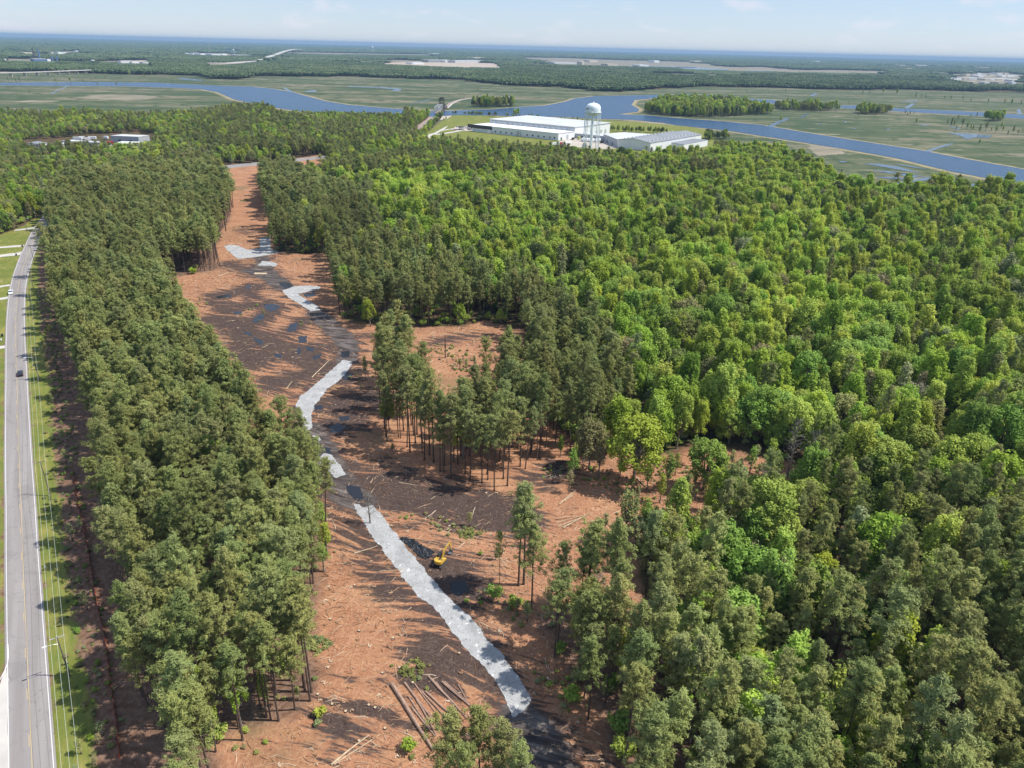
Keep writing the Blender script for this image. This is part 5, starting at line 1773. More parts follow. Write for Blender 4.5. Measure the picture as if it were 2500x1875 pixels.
# ------------------------------------------------------------------ cars
def car(name, x, y, rz, col, lab, cat='car', pickup=False, grp=None, scale=1.0):
    o = empty(name, (x, y, 0.055), lab, cat, rz, grp)
    o.scale = (scale,) * 3
    L = 5.4 if pickup else 4.6
    w = .95
    b = B()
    def slab(x0, x1, z0, z1, wb=w, wt=w, dx0=0, dx1=0):
        b.add([(x0, -wb, z0), (x1, -wb, z0), (x1, wb, z0), (x0, wb, z0), (x0 + dx0, -wt, z1), (x1 - dx1, -wt, z1), (x1 - dx1, wt, z1), (x0 + dx0, wt, z1)],
              [(0, 3, 2, 1), (4, 5, 6, 7), (0, 1, 5, 4), (1, 2, 6, 5), (2, 3, 7, 6), (3, 0, 4, 7)])
    slab(-L / 2, L / 2, .32, .78, w, w, .05, .08)
    slab(-L / 2 + .05, L / 2 - .08, .78, .98, w, w * .95, .1, .18)
    if pickup:
        b.v = []; b.f = []; b.mi = []
        slab(-L / 2, L / 2, .35, .9, w, w, .03, .08)
        slab(.2, L / 2 - .1, .9, 1.12, w, w * .95, 0, .2)
        for s in (-1, 1):
            b.box((-L / 2 + 1.45, s * (w - .06), 1.02), (2.4, .1, .24))
        b.box((-L / 2 + .1, 0, 1.02), (.1, 1.7, .24))
        b.obj('body', col, o)
        B().box((.25, 0, 1.62), (1.3, 1.55, .07)).obj('roof', col, o)
        g = B(); g.add([(-.55, -.88, 1.1), (1.4, -.88, 1.1), (1.4, .88, 1.1), (-.55, .88, 1.1), (-.4, -.76, 1.6), (.85, -.76, 1.6), (.85, .76, 1.6), (-.4, .76, 1.6)], [(0, 3, 2, 1), (4, 5, 6, 7), (0, 1, 5, 4), (1, 2, 6, 5), (2, 3, 7, 6), (3, 0, 4, 7)])
        g.obj('window', MAT['glass'], o)
    else:
        b.obj('body', col, o)
        B().box((-.25, 0, 1.44), (1.7, 1.36, .06)).obj('roof', col, o)
        g = B(); g.add([(-1.75, -.88, .98), (1.15, -.88, .98), (1.15, .88, .98), (-1.75, .88, .98), (-1.2, -.7, 1.42), (.55, -.7, 1.42), (.55, .7, 1.42), (-1.2, .7, 1.42)], [(0, 3, 2, 1), (4, 5, 6, 7), (0, 1, 5, 4), (1, 2, 6, 5), (2, 3, 7, 6), (3, 0, 4, 7)])
        g.obj('window', MAT['glass'], o)
    for sx in (-L * .31, L * .31):
        for s in (-1, 1):
            wh = B().tube([(sx, s * (w - .2), .34), (sx, s * (w + .01), .34)], .34, 12).obj('wheel', MAT['blackpart'], o)
            B().tube([(sx, s * (w + .005), .34), (sx, s * (w + .025), .34)], .2, 10).obj('rim', MAT['steel'], wh)
    for s in (-1, 1):
        B().box((L / 2 - .02, s * .68, .68), (.1, .36, .14)).obj('headlight', MAT['white'], o)
        B().box((-L / 2 - .0, s * .72, .72), (.1, .28, .14)).obj('tail_light', MAT['redlamp'], o)
    return o


MAT['redlamp'] = plain('red_lamp_plastic', (0.35, 0.02, 0.02), 0.3, 0.5, 0.1)
MAT['carwhite'] = plain('white_car_paint', (0.75, 0.76, 0.78), 0.25, 0.5, 0.03)
MAT['cardark'] = plain('dark_blue_car_paint', (0.018, 0.022, 0.035), 0.22, 0.5, 0.1)
MAT['carsilver'] = plain('silver_car_paint', (0.38, 0.4, 0.42), 0.3, 0.5, 0.05)
MAT['carred'] = plain('red_car_paint', (0.4, 0.03, 0.03), 0.3, 0.5, 0.05)


def road_heading(x, y):
    i0 = min(range(len(CLs)), key=lambda i: (CLs[i] - Vector((x, y))).length)
    dr = (CLs[min(i0 + 4, len(CLs) - 1)] - CLs[max(i0 - 4, 0)]).normalized()
    return math.atan2(dr.y, dr.x)


x, y = G(*K(CA, [(168, 225)])[0])
car('pickup_truck', x, y, road_heading(x, y), MAT['carwhite'], 'white pickup truck coming down the left lane of the road', 'pickup truck', True)
x, y = G(*K(CA, [(308, 1445)])[0])
car('car', x, y, road_heading(x, y) + math.pi, MAT['cardark'], 'dark car driving away in the right lane')
x, y = G(*K(C5, [(292, 178)])[0])
car('car', x, y, road_heading(x, y), MAT['carsilver'], 'pale car at the far bend where the road meets the wood')

# ------------------------------------------------------------------ factory, water tower and the buildings
def wallmat(name, col, rib=1.2):
    m = M(name, 0.6, 0.3)
    w = m.n('ShaderNodeTexWave', wave_type='BANDS', bands_direction='DIAGONAL')
    w.inputs['Scale'].default_value = rib
    m.ln(m.pos(), w.inputs['Vector'])
    st = m.noise(1.0, 4, 0.6, vec=m.mapping((.25, .25, .05)))
    c = m.mix(m.math('MULTIPLY', w.outputs['Fac'], .10), col, tuple(v * .7 for v in col))
    c = m.mix(m.sm(st, .5, .85), c, tuple(v * .82 for v in col))
    m.base(c)
    return m.m


MAT['wwhite'] = wallmat('white_ribbed_cladding', (0.78, 0.79, 0.79))
MAT['wgrey'] = wallmat('grey_ribbed_cladding', (0.42, 0.44, 0.46))
MAT['rwhite'] = plain('white_membrane_roof', (0.72, 0.72, 0.7), 0.7, 0.3, .09, .04)
MAT['rgrey'] = plain('grey_metal_roof', (0.24, 0.25, 0.26), 0.55, 0.4, .12, .05)
MAT['rpale'] = plain('pale_grey_roof', (0.55, 0.56, 0.55), 0.65, 0.3, .12, .04)
MAT['darkfascia'] = plain('dark_bronze_fascia', (0.05, 0.045, 0.045), 0.5, 0.4, .2)
MAT['darkglass'] = plain('dark_window_glass', (0.06, 0.075, 0.09), 0.25, 0.5, .2)  # dark glass of windows and doors
MAT['cream'] = plain('cream_render', (0.6, 0.53, 0.42), 0.8, 0.2, .1, .02)
MAT['limebox'] = plain('lime_green_paint', (0.45, 0.5, 0.08), 0.5, 0.3, .1)
MAT['towerw'] = plain('white_tank_paint', (0.76, 0.82, 0.83), 0.4, 0.4, .05, .1)
MAT['bridgesteel'] = plain('grey_bridge_steel', (0.42, 0.42, 0.43), 0.6, 0.3, .2, .2)
MAT['darksteel'] = plain('dark_rusted_steel', (0.085, 0.07, 0.065), 0.8, 0.3, .3, .2)
MAT['bluesteel'] = plain('blue_grey_plant_steel', (0.1, 0.17, 0.32), 0.6, 0.3, .2, .02)


def V2(p): return Vector((p[0], p[1]))


def loc(poly, o): return [(p[0] - o[0], p[1] - o[1]) for p in poly]


FL = V2(G(*K(C4, [(168, 318)])[0])); FRc = V2(G(*K(C4, [(830, 390)])[0]))
u = (FRc - FL).normalized(); v = Vector((-u.y, u.x))
if v.dot(Vector((0, 1))) < 0: v = -v
LEN = (FRc - FL).length
hl = height_at(FRc.x, FRc.y, 220 + 335 / 3.16)
e1 = V2(G(*K(C4, [(950, 371)])[0])); dl = abs((e1 - FRc).dot(v))
e2 = V2(G(*K(C4, [(1232, 333)])[0])); dt = abs((e2 - FRc).dot(v))
q = FRc + v * dl
hh = height_at(q.x, q.y, 220 + 288 / 3.16)
t0 = 0
for k in range(300):
    p = FL + u * k + v * dl
    if float(PR(p.x, p.y, hh)[0]) > 1100 + 300 / 3.16:
        t0 = k; break
print('factory', LEN, hl, dl, dt, hh, t0)
fo_ = empty('factory_hall', (FL.x, FL.y, 0), 'long white two-tier factory hall with a dark fascia at its left end', 'factory')
lw = loc([tuple(FL), tuple(FRc), tuple(FRc + v * dl), tuple(FL + v * dl)], FL)
B().prism(lw, 0, hl).obj('wall', MAT['wwhite'], fo_)
B().prism([(FRc - FL)[:] if False else tuple(Vector(p) * 1.0) for p in loc([tuple(FL - u * .6 - v * .6), tuple(FRc + u * .6 - v * .6), tuple(FRc + u * .6 + v * dl), tuple(FL - u * .6 + v * dl)], FL)], hl + .003, hl + .45).obj('roof', MAT['rwhite'], fo_)
hw = loc([tuple(FL + u * t0 + v * (dl + .01)), tuple(FRc + v * (dl + .01)), tuple(FRc + v * dt), tuple(FL + u * t0 + v * dt)], FL)
B().prism(hw, 0, hh).obj('upper_wall', MAT['wwhite'], fo_)
B().prism(loc([tuple(FL + u * (t0 - 1.2) + v * (dl - 1.2)), tuple(FRc + u * .8 + v * (dl - 1.2)), tuple(FRc + u * .8 + v * (dt + 1)), tuple(FL + u * (t0 - 1.2) + v * (dt + 1))], FL), hh + .003, hh + .7).obj('upper_roof', MAT['rpale'], fo_)


def onwall(px4, z0, z1, w, name, mat, depth=0.0, out=.12, parent=None, base=None, uu=None):
    """a panel on the front wall above photo column px4"""
    best = 0
    for k in range(int(LEN * 2)):
        p = FL + u * (k * .5) + v * depth
        if float(PR(p.x, p.y, (z0 + z1) / 2)[0]) > 1100 + px4 / 3.16:
            best = k * .5; break
    p = FL + u * best + v * (depth - out / 2 - .003) - FL
    return B().box((p.x, p.y, (z0 + z1) / 2), (w, out, z1 - z0), math.atan2(u.y, u.x)).obj(name, mat, parent or fo_)


for px4 in (345, 385, 427, 470, 590, 633, 677, 720, 765, 800): onwall(px4, 2.2, 4.2, 2.6, 'window', MAT['darkglass'])
onwall(225, hl - 4.2, hl + .6, 46, 'fascia', MAT['darkfascia'], out=.7)
onwall(305, 0, 3.6, 5, 'porch', MAT['white'], out=3.5)
for px4 in (515, 535): onwall(px4, 0, 7.5 if px4 == 515 else 6, 2.6, 'duct', MAT['galv'], out=2.2)
for px4 in (345, 388, 430, 470, 510, 550, 590, 632, 673, 715, 758, 800, 845, 888): onwall(px4, hh - 4.4, hh - 2.6, 2.8, 'roof_vent', MAT['white'], depth=dl, out=2.0)
onwall(625, hh - 1.6, hh - .1, LEN - t0 - 4, 'gutter_band', MAT['wgrey'], depth=dl, out=.5)
for k, (s, z) in enumerate(((.30, 5), (.45, 5), (.6, 5), (.74, 6), (.87, 6))):
    p = FRc + v * (dl + (dt - dl) * s) - FL + u * .08
    B().box((p.x, p.y, z / 2 + .8), (.14, 5, z), math.atan2(u.y, u.x)).obj('dock_door', MAT['wgrey'], fo_)
p = FRc + v * (dl * .55) - FL + u * .08
B().box((p.x, p.y, 3), (.14, 5, 6), math.atan2(u.y, u.x)).obj('dock_door', MAT['wgrey'], fo_)
p = FRc + v * (dl * .18) - FL + u * .08
B().box((p.x, p.y, 2), (.14, 3, 4), math.atan2(u.y, u.x)).obj('dock_door', MAT['darkglass'], fo_)


def roofhouse(name, crop, roof, h, lab, cat, wm, rm, hi=None, extra=True):
    P = [G(*p, z=h) for p in K(crop, roof)]
    o = empty(name, (P[0][0], P[0][1], 0), lab, cat)
    L = loc(P, P[0])
    B().prism(L, 0, h).obj('wall', wm, o)
    cx = sum(p[0] for p in L) / len(L); cy2 = sum(p[1] for p in L) / len(L)
    B().prism([(cx + (p[0] - cx) * 1.012, cy2 + (p[1] - cy2) * 1.012) for p in L], h + .003, h + .35).obj('roof', rm, o)
    a = Vector(L[0]); b_ = Vector(L[1])
    d = b_ - a; n_ = Vector((d.y, -d.x)).normalized()
    if n_.y > 0: n_ = -n_
    if extra:
        for t in (.3, .7):
            c = a + d * t + n_ * .06
            B().box((c.x, c.y, min(2, h * .4)), (min(4, d.length * .12), .12, min(4, h * .75)), math.atan2(d.y, d.x)).obj('door', MAT['darkglass'], o)
    return o, L


roofhouse('dock_building', F2, [(362, 130), (740, 168), (760, 140), (500, 112)], 6.5, 'low grey dock building behind the parked trailers', 'building', MAT['wgrey'], MAT['rpale'])
roofhouse('warehouse', F2, [(738, 142), (912, 208), (1400, 150), (1000, 120)], 9.5, 'pale roofed warehouse between the factory hall and the grey roofed building', 'warehouse', MAT['wgrey'], MAT['rpale'])
# gable building with the grey roof
h_e = 10.0
c2_ = V2(G(*K(F2, [(1330, 255)])[0], z=h_e)); far_ = V2(G(*K(F2, [(1970, 150)])[0], z=h_e)); c1_ = V2(G(*K(F2, [(905, 212)])[0], z=h_e))
d = (far_ - c2_); Ld = d.length; d.normalize(); w_ = Vector((-d.y, d.x))
if (c1_ - c2_).dot(w_) < 0: w_ = -w_
Wd = (c1_ - c2_).dot(w_); print('gable', Ld, Wd)
go_ = empty('gable_hall', (c2_.x, c2_.y, 0), 'long white hall with a grey ridged roof at the right end of the factory', 'factory')
A_ = [Vector((0, 0)), d * Ld, d * Ld + w_ * Wd, w_ * Wd]
rise = 3.4
b = B()
mid0 = w_ * Wd / 2; mid1 = d * Ld + w_ * Wd / 2
vs = [(*A_[0], 0), (*A_[1], 0), (*A_[2], 0), (*A_[3], 0), (*A_[0], h_e), (*A_[1], h_e), (*A_[2], h_e), (*A_[3], h_e), (*mid0, h_e + rise), (*mid1, h_e + rise)]
b.add(vs, [(0, 1, 5, 4), (2, 3, 7, 6), (0, 4, 8, 7, 3), (1, 2, 6, 9, 5)])
b.obj('wall', MAT['wwhite'], go_)
b = B()
for s0, s1, m0, m1 in ((A_[0], A_[1], mid0, mid1), (A_[3], A_[2], mid0, mid1)):
    o1 = -d * .8; o2 = d * .8
    k0 = (s0 - m0) * .02
    b.add([(*(s0 + o1 + k0), h_e + .02), (*(s1 + o2 + k0), h_e + .02), (*(m1 + o2), h_e + rise + .1), (*(m0 + o1), h_e + rise + .1), (*(s0 + o1 + k0), h_e + .3), (*(s1 + o2 + k0), h_e + .3), (*(m1 + o2), h_e + rise + .4), (*(m0 + o1), h_e + rise + .4)],
          [(0, 1, 2, 3), (7, 6, 5, 4), (0, 4, 5, 1), (3, 2, 6, 7), (0, 3, 7, 4), (1, 5, 6, 2)])
b.obj('roof', MAT['rgrey'], go_)
for k in range(14):
    t = (k + .7) / 14.5
    for s in (.13, .87):
        p = d * (Ld * t) + w_ * Wd * s
        z = h_e + rise * (s if s < .5 else 1 - s) * 2 + .9
        B().box((p.x, p.y, z), (1.3, 1.3, 1.6), math.atan2(d.y, d.x)).obj('roof_vent', MAT['white'], go_)
for t in (.2, .45, .8):
    p = d * (Ld * t) - w_ * .07
    B().box((p.x, p.y, 2.5), (5, .12, 5), math.atan2(d.y, d.x)).obj('dock_door', MAT['wgrey'], go_)
roofhouse('lean_to_shed', F2, [(1590, 250), (1745, 275), (2050, 217), (1870, 199)], 7.5, 'white shed with a flat grey roof at the right end of the gable hall', 'shed', MAT['wwhite'], MAT['rgrey'])

# water tower
wx, wy = G(*K(WT, [(452, 1590)])[0])
HT = height_at(wx, wy, 235 + 175 / 11.06)
wo = empty('water_tower', (wx, wy, 0), 'tall white water tower on slim legs in front of the factory', 'water tower', .3)
R_ = 8.7
z0 = HT - 10.6
prof = [(.01, z0 - 4.2), (2.5, z0 - 4.1), (5, z0 - 3.3), (7.2, z0 - 1.9), (8.5, z0 - .4), (R_, z0 + .8), (R_ + .1, z0 + 2.5), (R_, z0 + 5.0), (8.2, z0 + 6.9), (7.1, z0 + 8.4), (5.5, z0 + 9.4), (4, z0 + 10), (2, z0 + 10.4), (.01, z0 + 10.5)]
tank = B().lathe(prof, 40).obj('tank', MAT['towerw'], wo, smooth=True)
B().lathe([(R_ + .05, z0 + .3), (R_ + 1.2, z0 + .3), (R_ + 1.2, z0 + .5), (R_ + .05, z0 + .5)], 40).obj('catwalk', MAT['towerw'], wo)
B().lathe([(R_ + 1.1, z0 + 1.5), (R_ + 1.2, z0 + 1.5), (R_ + 1.2, z0 + 1.62), (R_ + 1.1, z0 + 1.62)], 40).obj('railing', MAT['towerw'], wo)
B().tube([(0, 0, z0 + 10.4), (0, 0, z0 + 11.8)], [.9, .5], 10).obj('vent_cap', MAT['towerw'], tank)
B().tube([(0, 0, 0), (0, 0, z0 - 4)], 1.15, 16).obj('riser_pipe', MAT['towerw'], wo)
for k in range(8):
    a = k * math.pi / 4 + .25
    B().tube([(math.cos(a) * 9.7, math.sin(a) * 9.7, 0), (math.cos(a) * 8.9, math.sin(a) * 8.9, z0 + .6)], .42, 10).obj('leg', MAT['towerw'], wo)
b = B()
for k in range(8):
    a = k * math.pi / 4 + .25; a2 = a + math.pi / 4
    lv = [0, z0 * .33, z0 * .66, z0]
    for j in range(3):
        r1 = 9.7 - .8 * lv[j] / z0; r2 = 9.7 - .8 * lv[j + 1] / z0
        b.tube([(math.cos(a) * r1, math.sin(a) * r1, lv[j]), (math.cos(a2) * r2, math.sin(a2) * r2, lv[j + 1])], .05, 3)
        b.tube([(math.cos(a2) * r1, math.sin(a2) * r1, lv[j]), (math.cos(a) * r2, math.sin(a) * r2, lv[j + 1])], .05, 3)
    for j in (1, 2):
        r1 = 9.7 - .8 * lv[j] / z0
        b.tube([(math.cos(a) * r1, math.sin(a) * r1, lv[j]), (math.cos(a2) * r1, math.sin(a2) * r1, lv[j])], .14, 4)
b.obj('bracing', MAT['towerw'], wo)
b = B()
for k in range(5):   # dark marks low on the left of the tank, too small to read in the photo
    a = math.radians(198 + k * 7) - .3
    rr = R_ - .1
    b.box((math.cos(a) * (rr + .12), math.sin(a) * (rr + .12), z0 + 4.2), (.12, .75, 1.5), a)
b.obj('lettering', MAT['darkfascia'], wo)

# yard
S = lambda nm, crop, pts, z, mat, rag=.5, st_=5: tagit(sheet(nm, K(crop, pts), z, MAT[mat], rag=rag, step=st_), kind='structure')
tagit(sheet('yard', LOT, .06, MAT['lotpave'], rag=.8, step=6), kind='structure')
S('driveway', BR, [(560, 1245), (780, 1185), (900, 1150), (1060, 1060), (1260, 955), (1210, 1020), (1060, 1110), (930, 1195), (760, 1250), (800, 1290), (680, 1300)], .07, 'concrete')
S('driveway', BR, [(940, 1190), (1100, 1170), (1400, 1115), (1680, 1065), (1810, 1090), (1780, 1110), (1690, 1090), (1400, 1145), (1100, 1200), (940, 1210)], .075, 'concrete')
S('driveway', BR, [(1040, 1090), (1200, 1060), (1440, 1030), (1450, 1045), (1200, 1080), (1060, 1110)], .08, 'concrete')
S('parking_area', BR, [(1360, 1070), (1460, 990), (1640, 985), (1900, 960), (1920, 1100), (1800, 1095), (1680, 1075), (1500, 1100)], .085, 'lotpave')
S('driveway', BR, [(880, 1285), (1100, 1300), (1400, 1345), (1620, 1368), (1880, 1410), (1860, 1430), (1600, 1390), (1400, 1375), (1180, 1335), (900, 1310)], .07, 'concrete')
S('landing_pad', BR, [(1110, 680), (1140, 655), (1380, 640), (1350, 700), (1240, 770), (1100, 800), (1040, 815), (1080, 740)], .07, 'lotpave')
tagit(sheet('railway', RAIL, .08, MAT['rail'], rag=1, step=6), kind='structure')
rl = [G(*p) for p in K(BR, [(900, 690), (790, 790), (660, 900), (530, 1010), (380, 1110), (200, 1160)])]
for off in (-.75, .75):
    ribbon('rail_line', catmull(rl, 5), .35, .12, MAT['darksteel'], off=off)

# parked cars beside the factory
cols = ['carsilver', 'cardark', 'carwhite', 'cardark', 'carsilver', 'carred', 'cardark', 'carwhite']
protos = {}
k = 0
for row, (ya, xa, xb, nn2) in enumerate(((1000, 1480, 1910, 9), (1035, 1560, 1910, 7), (1075, 1400, 1700, 8), (1068, 1790, 1915, 4))):
    for j in range(nn2):
        px_ = xa + (xb - xa) * (j + .5) / nn2
        p = G(*K(BR, [(px_, ya + (j % 2) * 6)])[0])
        cc = cols[(j * 3 + row) % 8]
        if cc not in protos:
            protos[cc] = car('parked_car', p[0], p[1], 0, MAT[cc], 'x', scale=1.0)
            o = protos[cc]
        else:
            o = clone(protos[cc])
        o.location = (p[0], p[1], .1); o.rotation_euler = (0, 0, 1.2 + .08 * j)
        tone = {'carsilver': 'silver', 'cardark': 'dark', 'carwhite': 'white', 'carred': 'red'}[cc]
        o['label'] = tone + ' car among the cars parked at the dark end of the factory hall'
        o['category'] = 'car'; o['group'] = tone + ' cars in the factory car park'
# trailers and trucks on the concrete yard


def trailer(crop, p, rz, lab, col='white', L=13.0, cab=None, grp=None):
    x, y = G(*K(crop, [p])[0])
    o = empty('truck_trailer', (x, y, .07), lab, 'trailer', rz, grp)
    B().box((0, 0, 2.6), (L, 2.55, 2.8)).obj('box', MAT[col], o)
    B().box((0, 0, 1.05), (L * .95, 1.2, .28)).obj('chassis', MAT['blackpart'], o)
    for sx in (-L * .38, -L * .29):
        for s in (-1, 1):
            B().tube([(sx, s * .8, .52), (sx, s * 1.25, .52)], .52, 10).obj('wheel', MAT['blackpart'], o)
    return o


for k, (p, lab) in enumerate([((480, 228), 'leftmost white trailer backed to the dock'), ((520, 232), 'second white trailer backed to the dock'), ((560, 236), 'white trailer between the tower legs'),
                              ((600, 238), 'white trailer right of the middle tower legs'), ((645, 240), 'white trailer left of the dark truck'), ((690, 238), 'rightmost white trailer at the dock')]):
    trailer(F2, p, 1.25, lab)
trailer(F2, (140, 285), .55, 'white trailer standing at the edge of the lawn'); trailer(F2, (285, 268), .62, 'white trailer parked behind the one at the lawn')
trailer(F2, (205, 283), .6, 'short red container between the two white trailers', 'carred', 4)
trailer(F2, (428, 212), 1.2, 'small yellow green box body left of the dock trailers', 'limebox', 4.5) if 'limebox' in MAT else None
for p, lab in (((352, 212), 'dark truck parked left of the dock trailers'), ((715, 255), 'dark truck at the right end of the dock trailers')):
    x, y = G(*K(F2, [p])[0])
    o = empty('truck_cab', (x, y, .07), lab, 'truck', 1.0)
    B().box((0, 0, 1.7), (3.0, 2.4, 2.4)).box((2.0, 0, 1.2), (1.4, 2.2, 1.3)).obj('cab', MAT['cardark'], o)
    B().box((1.2, 0, 2.3), (.7, 2.1, .8)).obj('windscreen', MAT['glass'], o)
    B().box((-3, 0, .9), (4, 1.0, .3)).obj('chassis', MAT['blackpart'], o)
    for sx in (1.8, -2.4, -3.8):
        for s in (-1, 1):
            B().tube([(sx, s * .8, .5), (sx, s * 1.25, .5)], .5, 10).obj('wheel', MAT['blackpart'], o)

# buildings among the trees at the upper left
for nm, roof, h, lab, wm, rm in (
        ('metal_shed', [(1365, 140), (1805, 160), (1978, 137), (1560, 118)], 8.0, 'largest blue grey shed with a white end wall at the upper left', 'wgrey', 'rpale'),
        ('low_warehouse', [(1420, 272), (1765, 294), (1835, 238), (1530, 232)], 5.0, 'white roofed building in front of the blue grey shed', 'wwhite', 'rwhite'),
        ('low_warehouse', [(1140, 292), (1400, 338), (1480, 312), (1400, 286)], 4.6, 'bright white roof partly hidden by trees, in front of the red truck', 'wwhite', 'rwhite'),
        ('low_warehouse', [(1500, 318), (1750, 372), (1762, 318), (1600, 308)], 4.5, 'white building nearest the trees, below the white roofed one', 'wwhite', 'rwhite'),
        ('workshop', [(590, 222), (1225, 256), (1295, 236), (760, 206)], 5.5, 'long greenish grey workshop with an open bay', 'wgrey', 'rpale'),
        ('metal_shed', [(45, 256), (250, 276), (372, 256), (210, 228)], 4.5, 'small grey roofed shed at the left end of the yard', 'wwhite', 'rgrey'),
        ('metal_shed', [(485, 268), (560, 290), (640, 285), (630, 248), (500, 250)], 4.2, 'small white shed beside the open bay of the workshop', 'wwhite', 'rpale')):
    roofhouse(nm, TL, roof, h, lab, 'building', MAT[wm], MAT[rm])
for p, rz, L, col, lab in (((850, 215), .1, 10, 'white', 'white caravan behind the long workshop'), ((1080, 205), .15, 9, 'white', 'white box trailer behind the middle of the workshop'), ((915, 205), .4, 6, 'white', 'short white trailer beside the caravan'),
                           ((1370, 285), .5, 7, 'carred', 'dark red truck body between the white roofs'), ((1300, 200), 0, 5, 'white', 'small white trailer left of the blue grey shed'), ((1010, 225), .3, 5, 'white', 'low white trailer at the workshop rear')):
    trailer(TL, p, rz, lab, col, L)

# ------------------------------------------------------------------ rail bridge, causeway, viaduct, far landmarks
Pa = V2(G(*K(BR, [(950, 668)])[0])); Pb = V2(G(*K(BR, [(1200, 500)])[0]))
ax = (Pb - Pa); Lb = ax.length; hd = math.atan2(ax.y, ax.x)
print('bridge len', Lb)
bo_ = empty('railway_bridge', (Pa.x, Pa.y, 0), 'steel truss railway bridge with dark lift towers over the river', 'bridge', hd)
for s in (-1, 1):
    b = B()
    y_ = s * 3.6; n_ = 5; L1 = Lb * .42
    for i in range(n_):
        x0_ = L1 * i / n_; x1_ = L1 * (i + 1) / n_
        zt0 = 12 + 0 * i
        if i < n_:
            b.tube([(x0_, y_, 3), (x1_, y_, 3)], .45, 4)
        za = 3 if False else 13
        b.tube([(x0_, y_, 3), (x0_, y_, 14 if i else 12)], .38, 4)
        b.tube([(x0_, y_, 14 if i else 12), (x1_, y_, 14)], .45, 4)
        b.tube([(x0_, y_, 14) if i % 2 else (x0_, y_, 3), (x1_, y_, 3) if i % 2 else (x1_, y_, 14)], .3, 4)
    b.tube([(L1, y_, 3), (L1, y_, 14)], .38, 4)
    b.obj('truss_side', MAT['bridgesteel'], bo_)
b = B()
for i in range(6):
    x0_ = Lb * .42 * i / 5
    b.tube([(x0_, -3.6, 14 if i else 12), (x0_, 3.6, 14 if i else 12)], .3, 4)
b.obj('portal_bracing', MAT['bridgesteel'], bo_)
B().box((Lb * .5, 0, 2.6), (Lb, 6.4, .8)).obj('deck', MAT['rail'], bo_)
for fx in (.47, .60):
    tw = B()
    for sx in (-2, 2):
        for s in (-1, 1):
            tw.tube([(Lb * fx + sx, s * 4, 0), (Lb * fx + sx, s * 3.6, 23)], .5, 5)
    for z in (5, 10, 15, 20, 23):
        for s in (-1, 1):
            tw.tube([(Lb * fx - 2, s * 3.8, z), (Lb * fx + 2, s * 3.8, z)], .3, 4)
            tw.tube([(Lb * fx - 2, s * 3.8, z), (Lb * fx + 2, s * 3.8, max(0, z - 5))], .25, 4)
        for sx in (-2, 2):
            tw.tube([(Lb * fx + sx, -3.8, z), (Lb * fx + sx, 3.8, z)], .3, 4)
    tw.box((Lb * fx, 0, 24), (5, 7.5, 1.6))
    tw.obj('lift_tower', MAT['darksteel'], bo_)
B().box((Lb * .8, 0, 4.5), (Lb * .3, 7, 3.4)).obj('girder_span', MAT['darksteel'], bo_)
for fx in (0, .42, .66, .98):
    B().box((Lb * fx, 0, 1.1), (3, 9, 2.2)).obj('pier', MAT['concrete'], bo_)
cz = [G(*p) for p in K(BR, [(1190, 490), (1250, 440), (1330, 370), (1420, 325), (1500, 293), (1600, 265), (1700, 248), (1820, 230), (1940, 214)])]
ribbon('causeway', catmull(cz, 5), 11, .5, MAT['rail'])
ribbon('causeway_edge', catmull(cz, 5), 3.5, .56, MAT['concrete'], off=-4)

# long road viaduct across the marsh
vp = catmull([G(*p) for p in K(TF, [(-900, 690), (-400, 668), (0, 655), (500, 640), (1000, 618), (1400, 598), (1760, 580)])], 6)
vo = empty('road_viaduct', (vp[0].x, vp[0].y, 0), 'long low concrete viaduct crossing the marsh at the far left', 'viaduct')
zd = 9.5
b = B()
for i in range(len(vp) - 1):
    a = vp[i] - vp[0]; c = vp[i + 1] - vp[0]
    dd = (c - a).normalized(); nn3 = Vector((-dd.y, dd.x)) * 7
    b.add([(*(a - nn3), zd), (*(c - nn3), zd), (*(c + nn3), zd), (*(a + nn3), zd), (*(a - nn3), zd + 2), (*(c - nn3), zd + 2), (*(c + nn3), zd + 2), (*(a + nn3), zd + 2)],
          [(0, 3, 2, 1), (4, 5, 6, 7), (0, 1, 5, 4), (2, 3, 7, 6)])
b.obj('deck', MAT['concrete'], vo)
vs_ = resample(vp, 45)
for p in vs_[:70]:
    q = p - vp[0]
    B().box((q.x, q.y, zd / 2), (1.6, 9, zd), 1.5).obj('pier', MAT['concrete'], vo)
# high road bridge in the far distance
hb_ = [(280, 552, 2), (600, 552, 2), (860, 535, 3), (960, 512, 5), (1060, 490, 8), (1160, 462, 14), (1250, 435, 22), (1320, 425, 30), (1380, 418, 33), (1440, 418, 27)]
P3 = [(*G(*K(RD, [(x_, y_)])[0]), z_ + 3) for x_, y_, z_ in hb_]
ho = empty('far_road_bridge', (P3[0][0], P3[0][1], 0), 'pale highway rising to a high bridge in the far distance', 'bridge')
b = B()
for i in range(len(P3) - 1):
    a = Vector(P3[i]) - Vector((P3[0][0], P3[0][1], 0)); c = Vector(P3[i + 1]) - Vector((P3[0][0], P3[0][1], 0))
    nn3 = Vector((14, 5, 0)) * 1.3
    b.add([tuple(a - nn3), tuple(c - nn3), tuple(c + nn3), tuple(a + nn3), tuple(a - nn3 + Vector((0, 0, 3))), tuple(c - nn3 + Vector((0, 0, 3))), tuple(c + nn3 + Vector((0, 0, 3))), tuple(a + nn3 + Vector((0, 0, 3)))],
          [(0, 3, 2, 1), (4, 5, 6, 7), (0, 1, 5, 4), (2, 3, 7, 6)])
b.obj('deck', MAT['concrete'], ho)
for i in (5, 6, 7, 8, 9):
    q = Vector(P3[i]) - Vector((P3[0][0], P3[0][1], 0))
    B().box((q.x, q.y, q.z / 2), (6, 18, q.z), .3).obj('pier', MAT['concrete'], ho)


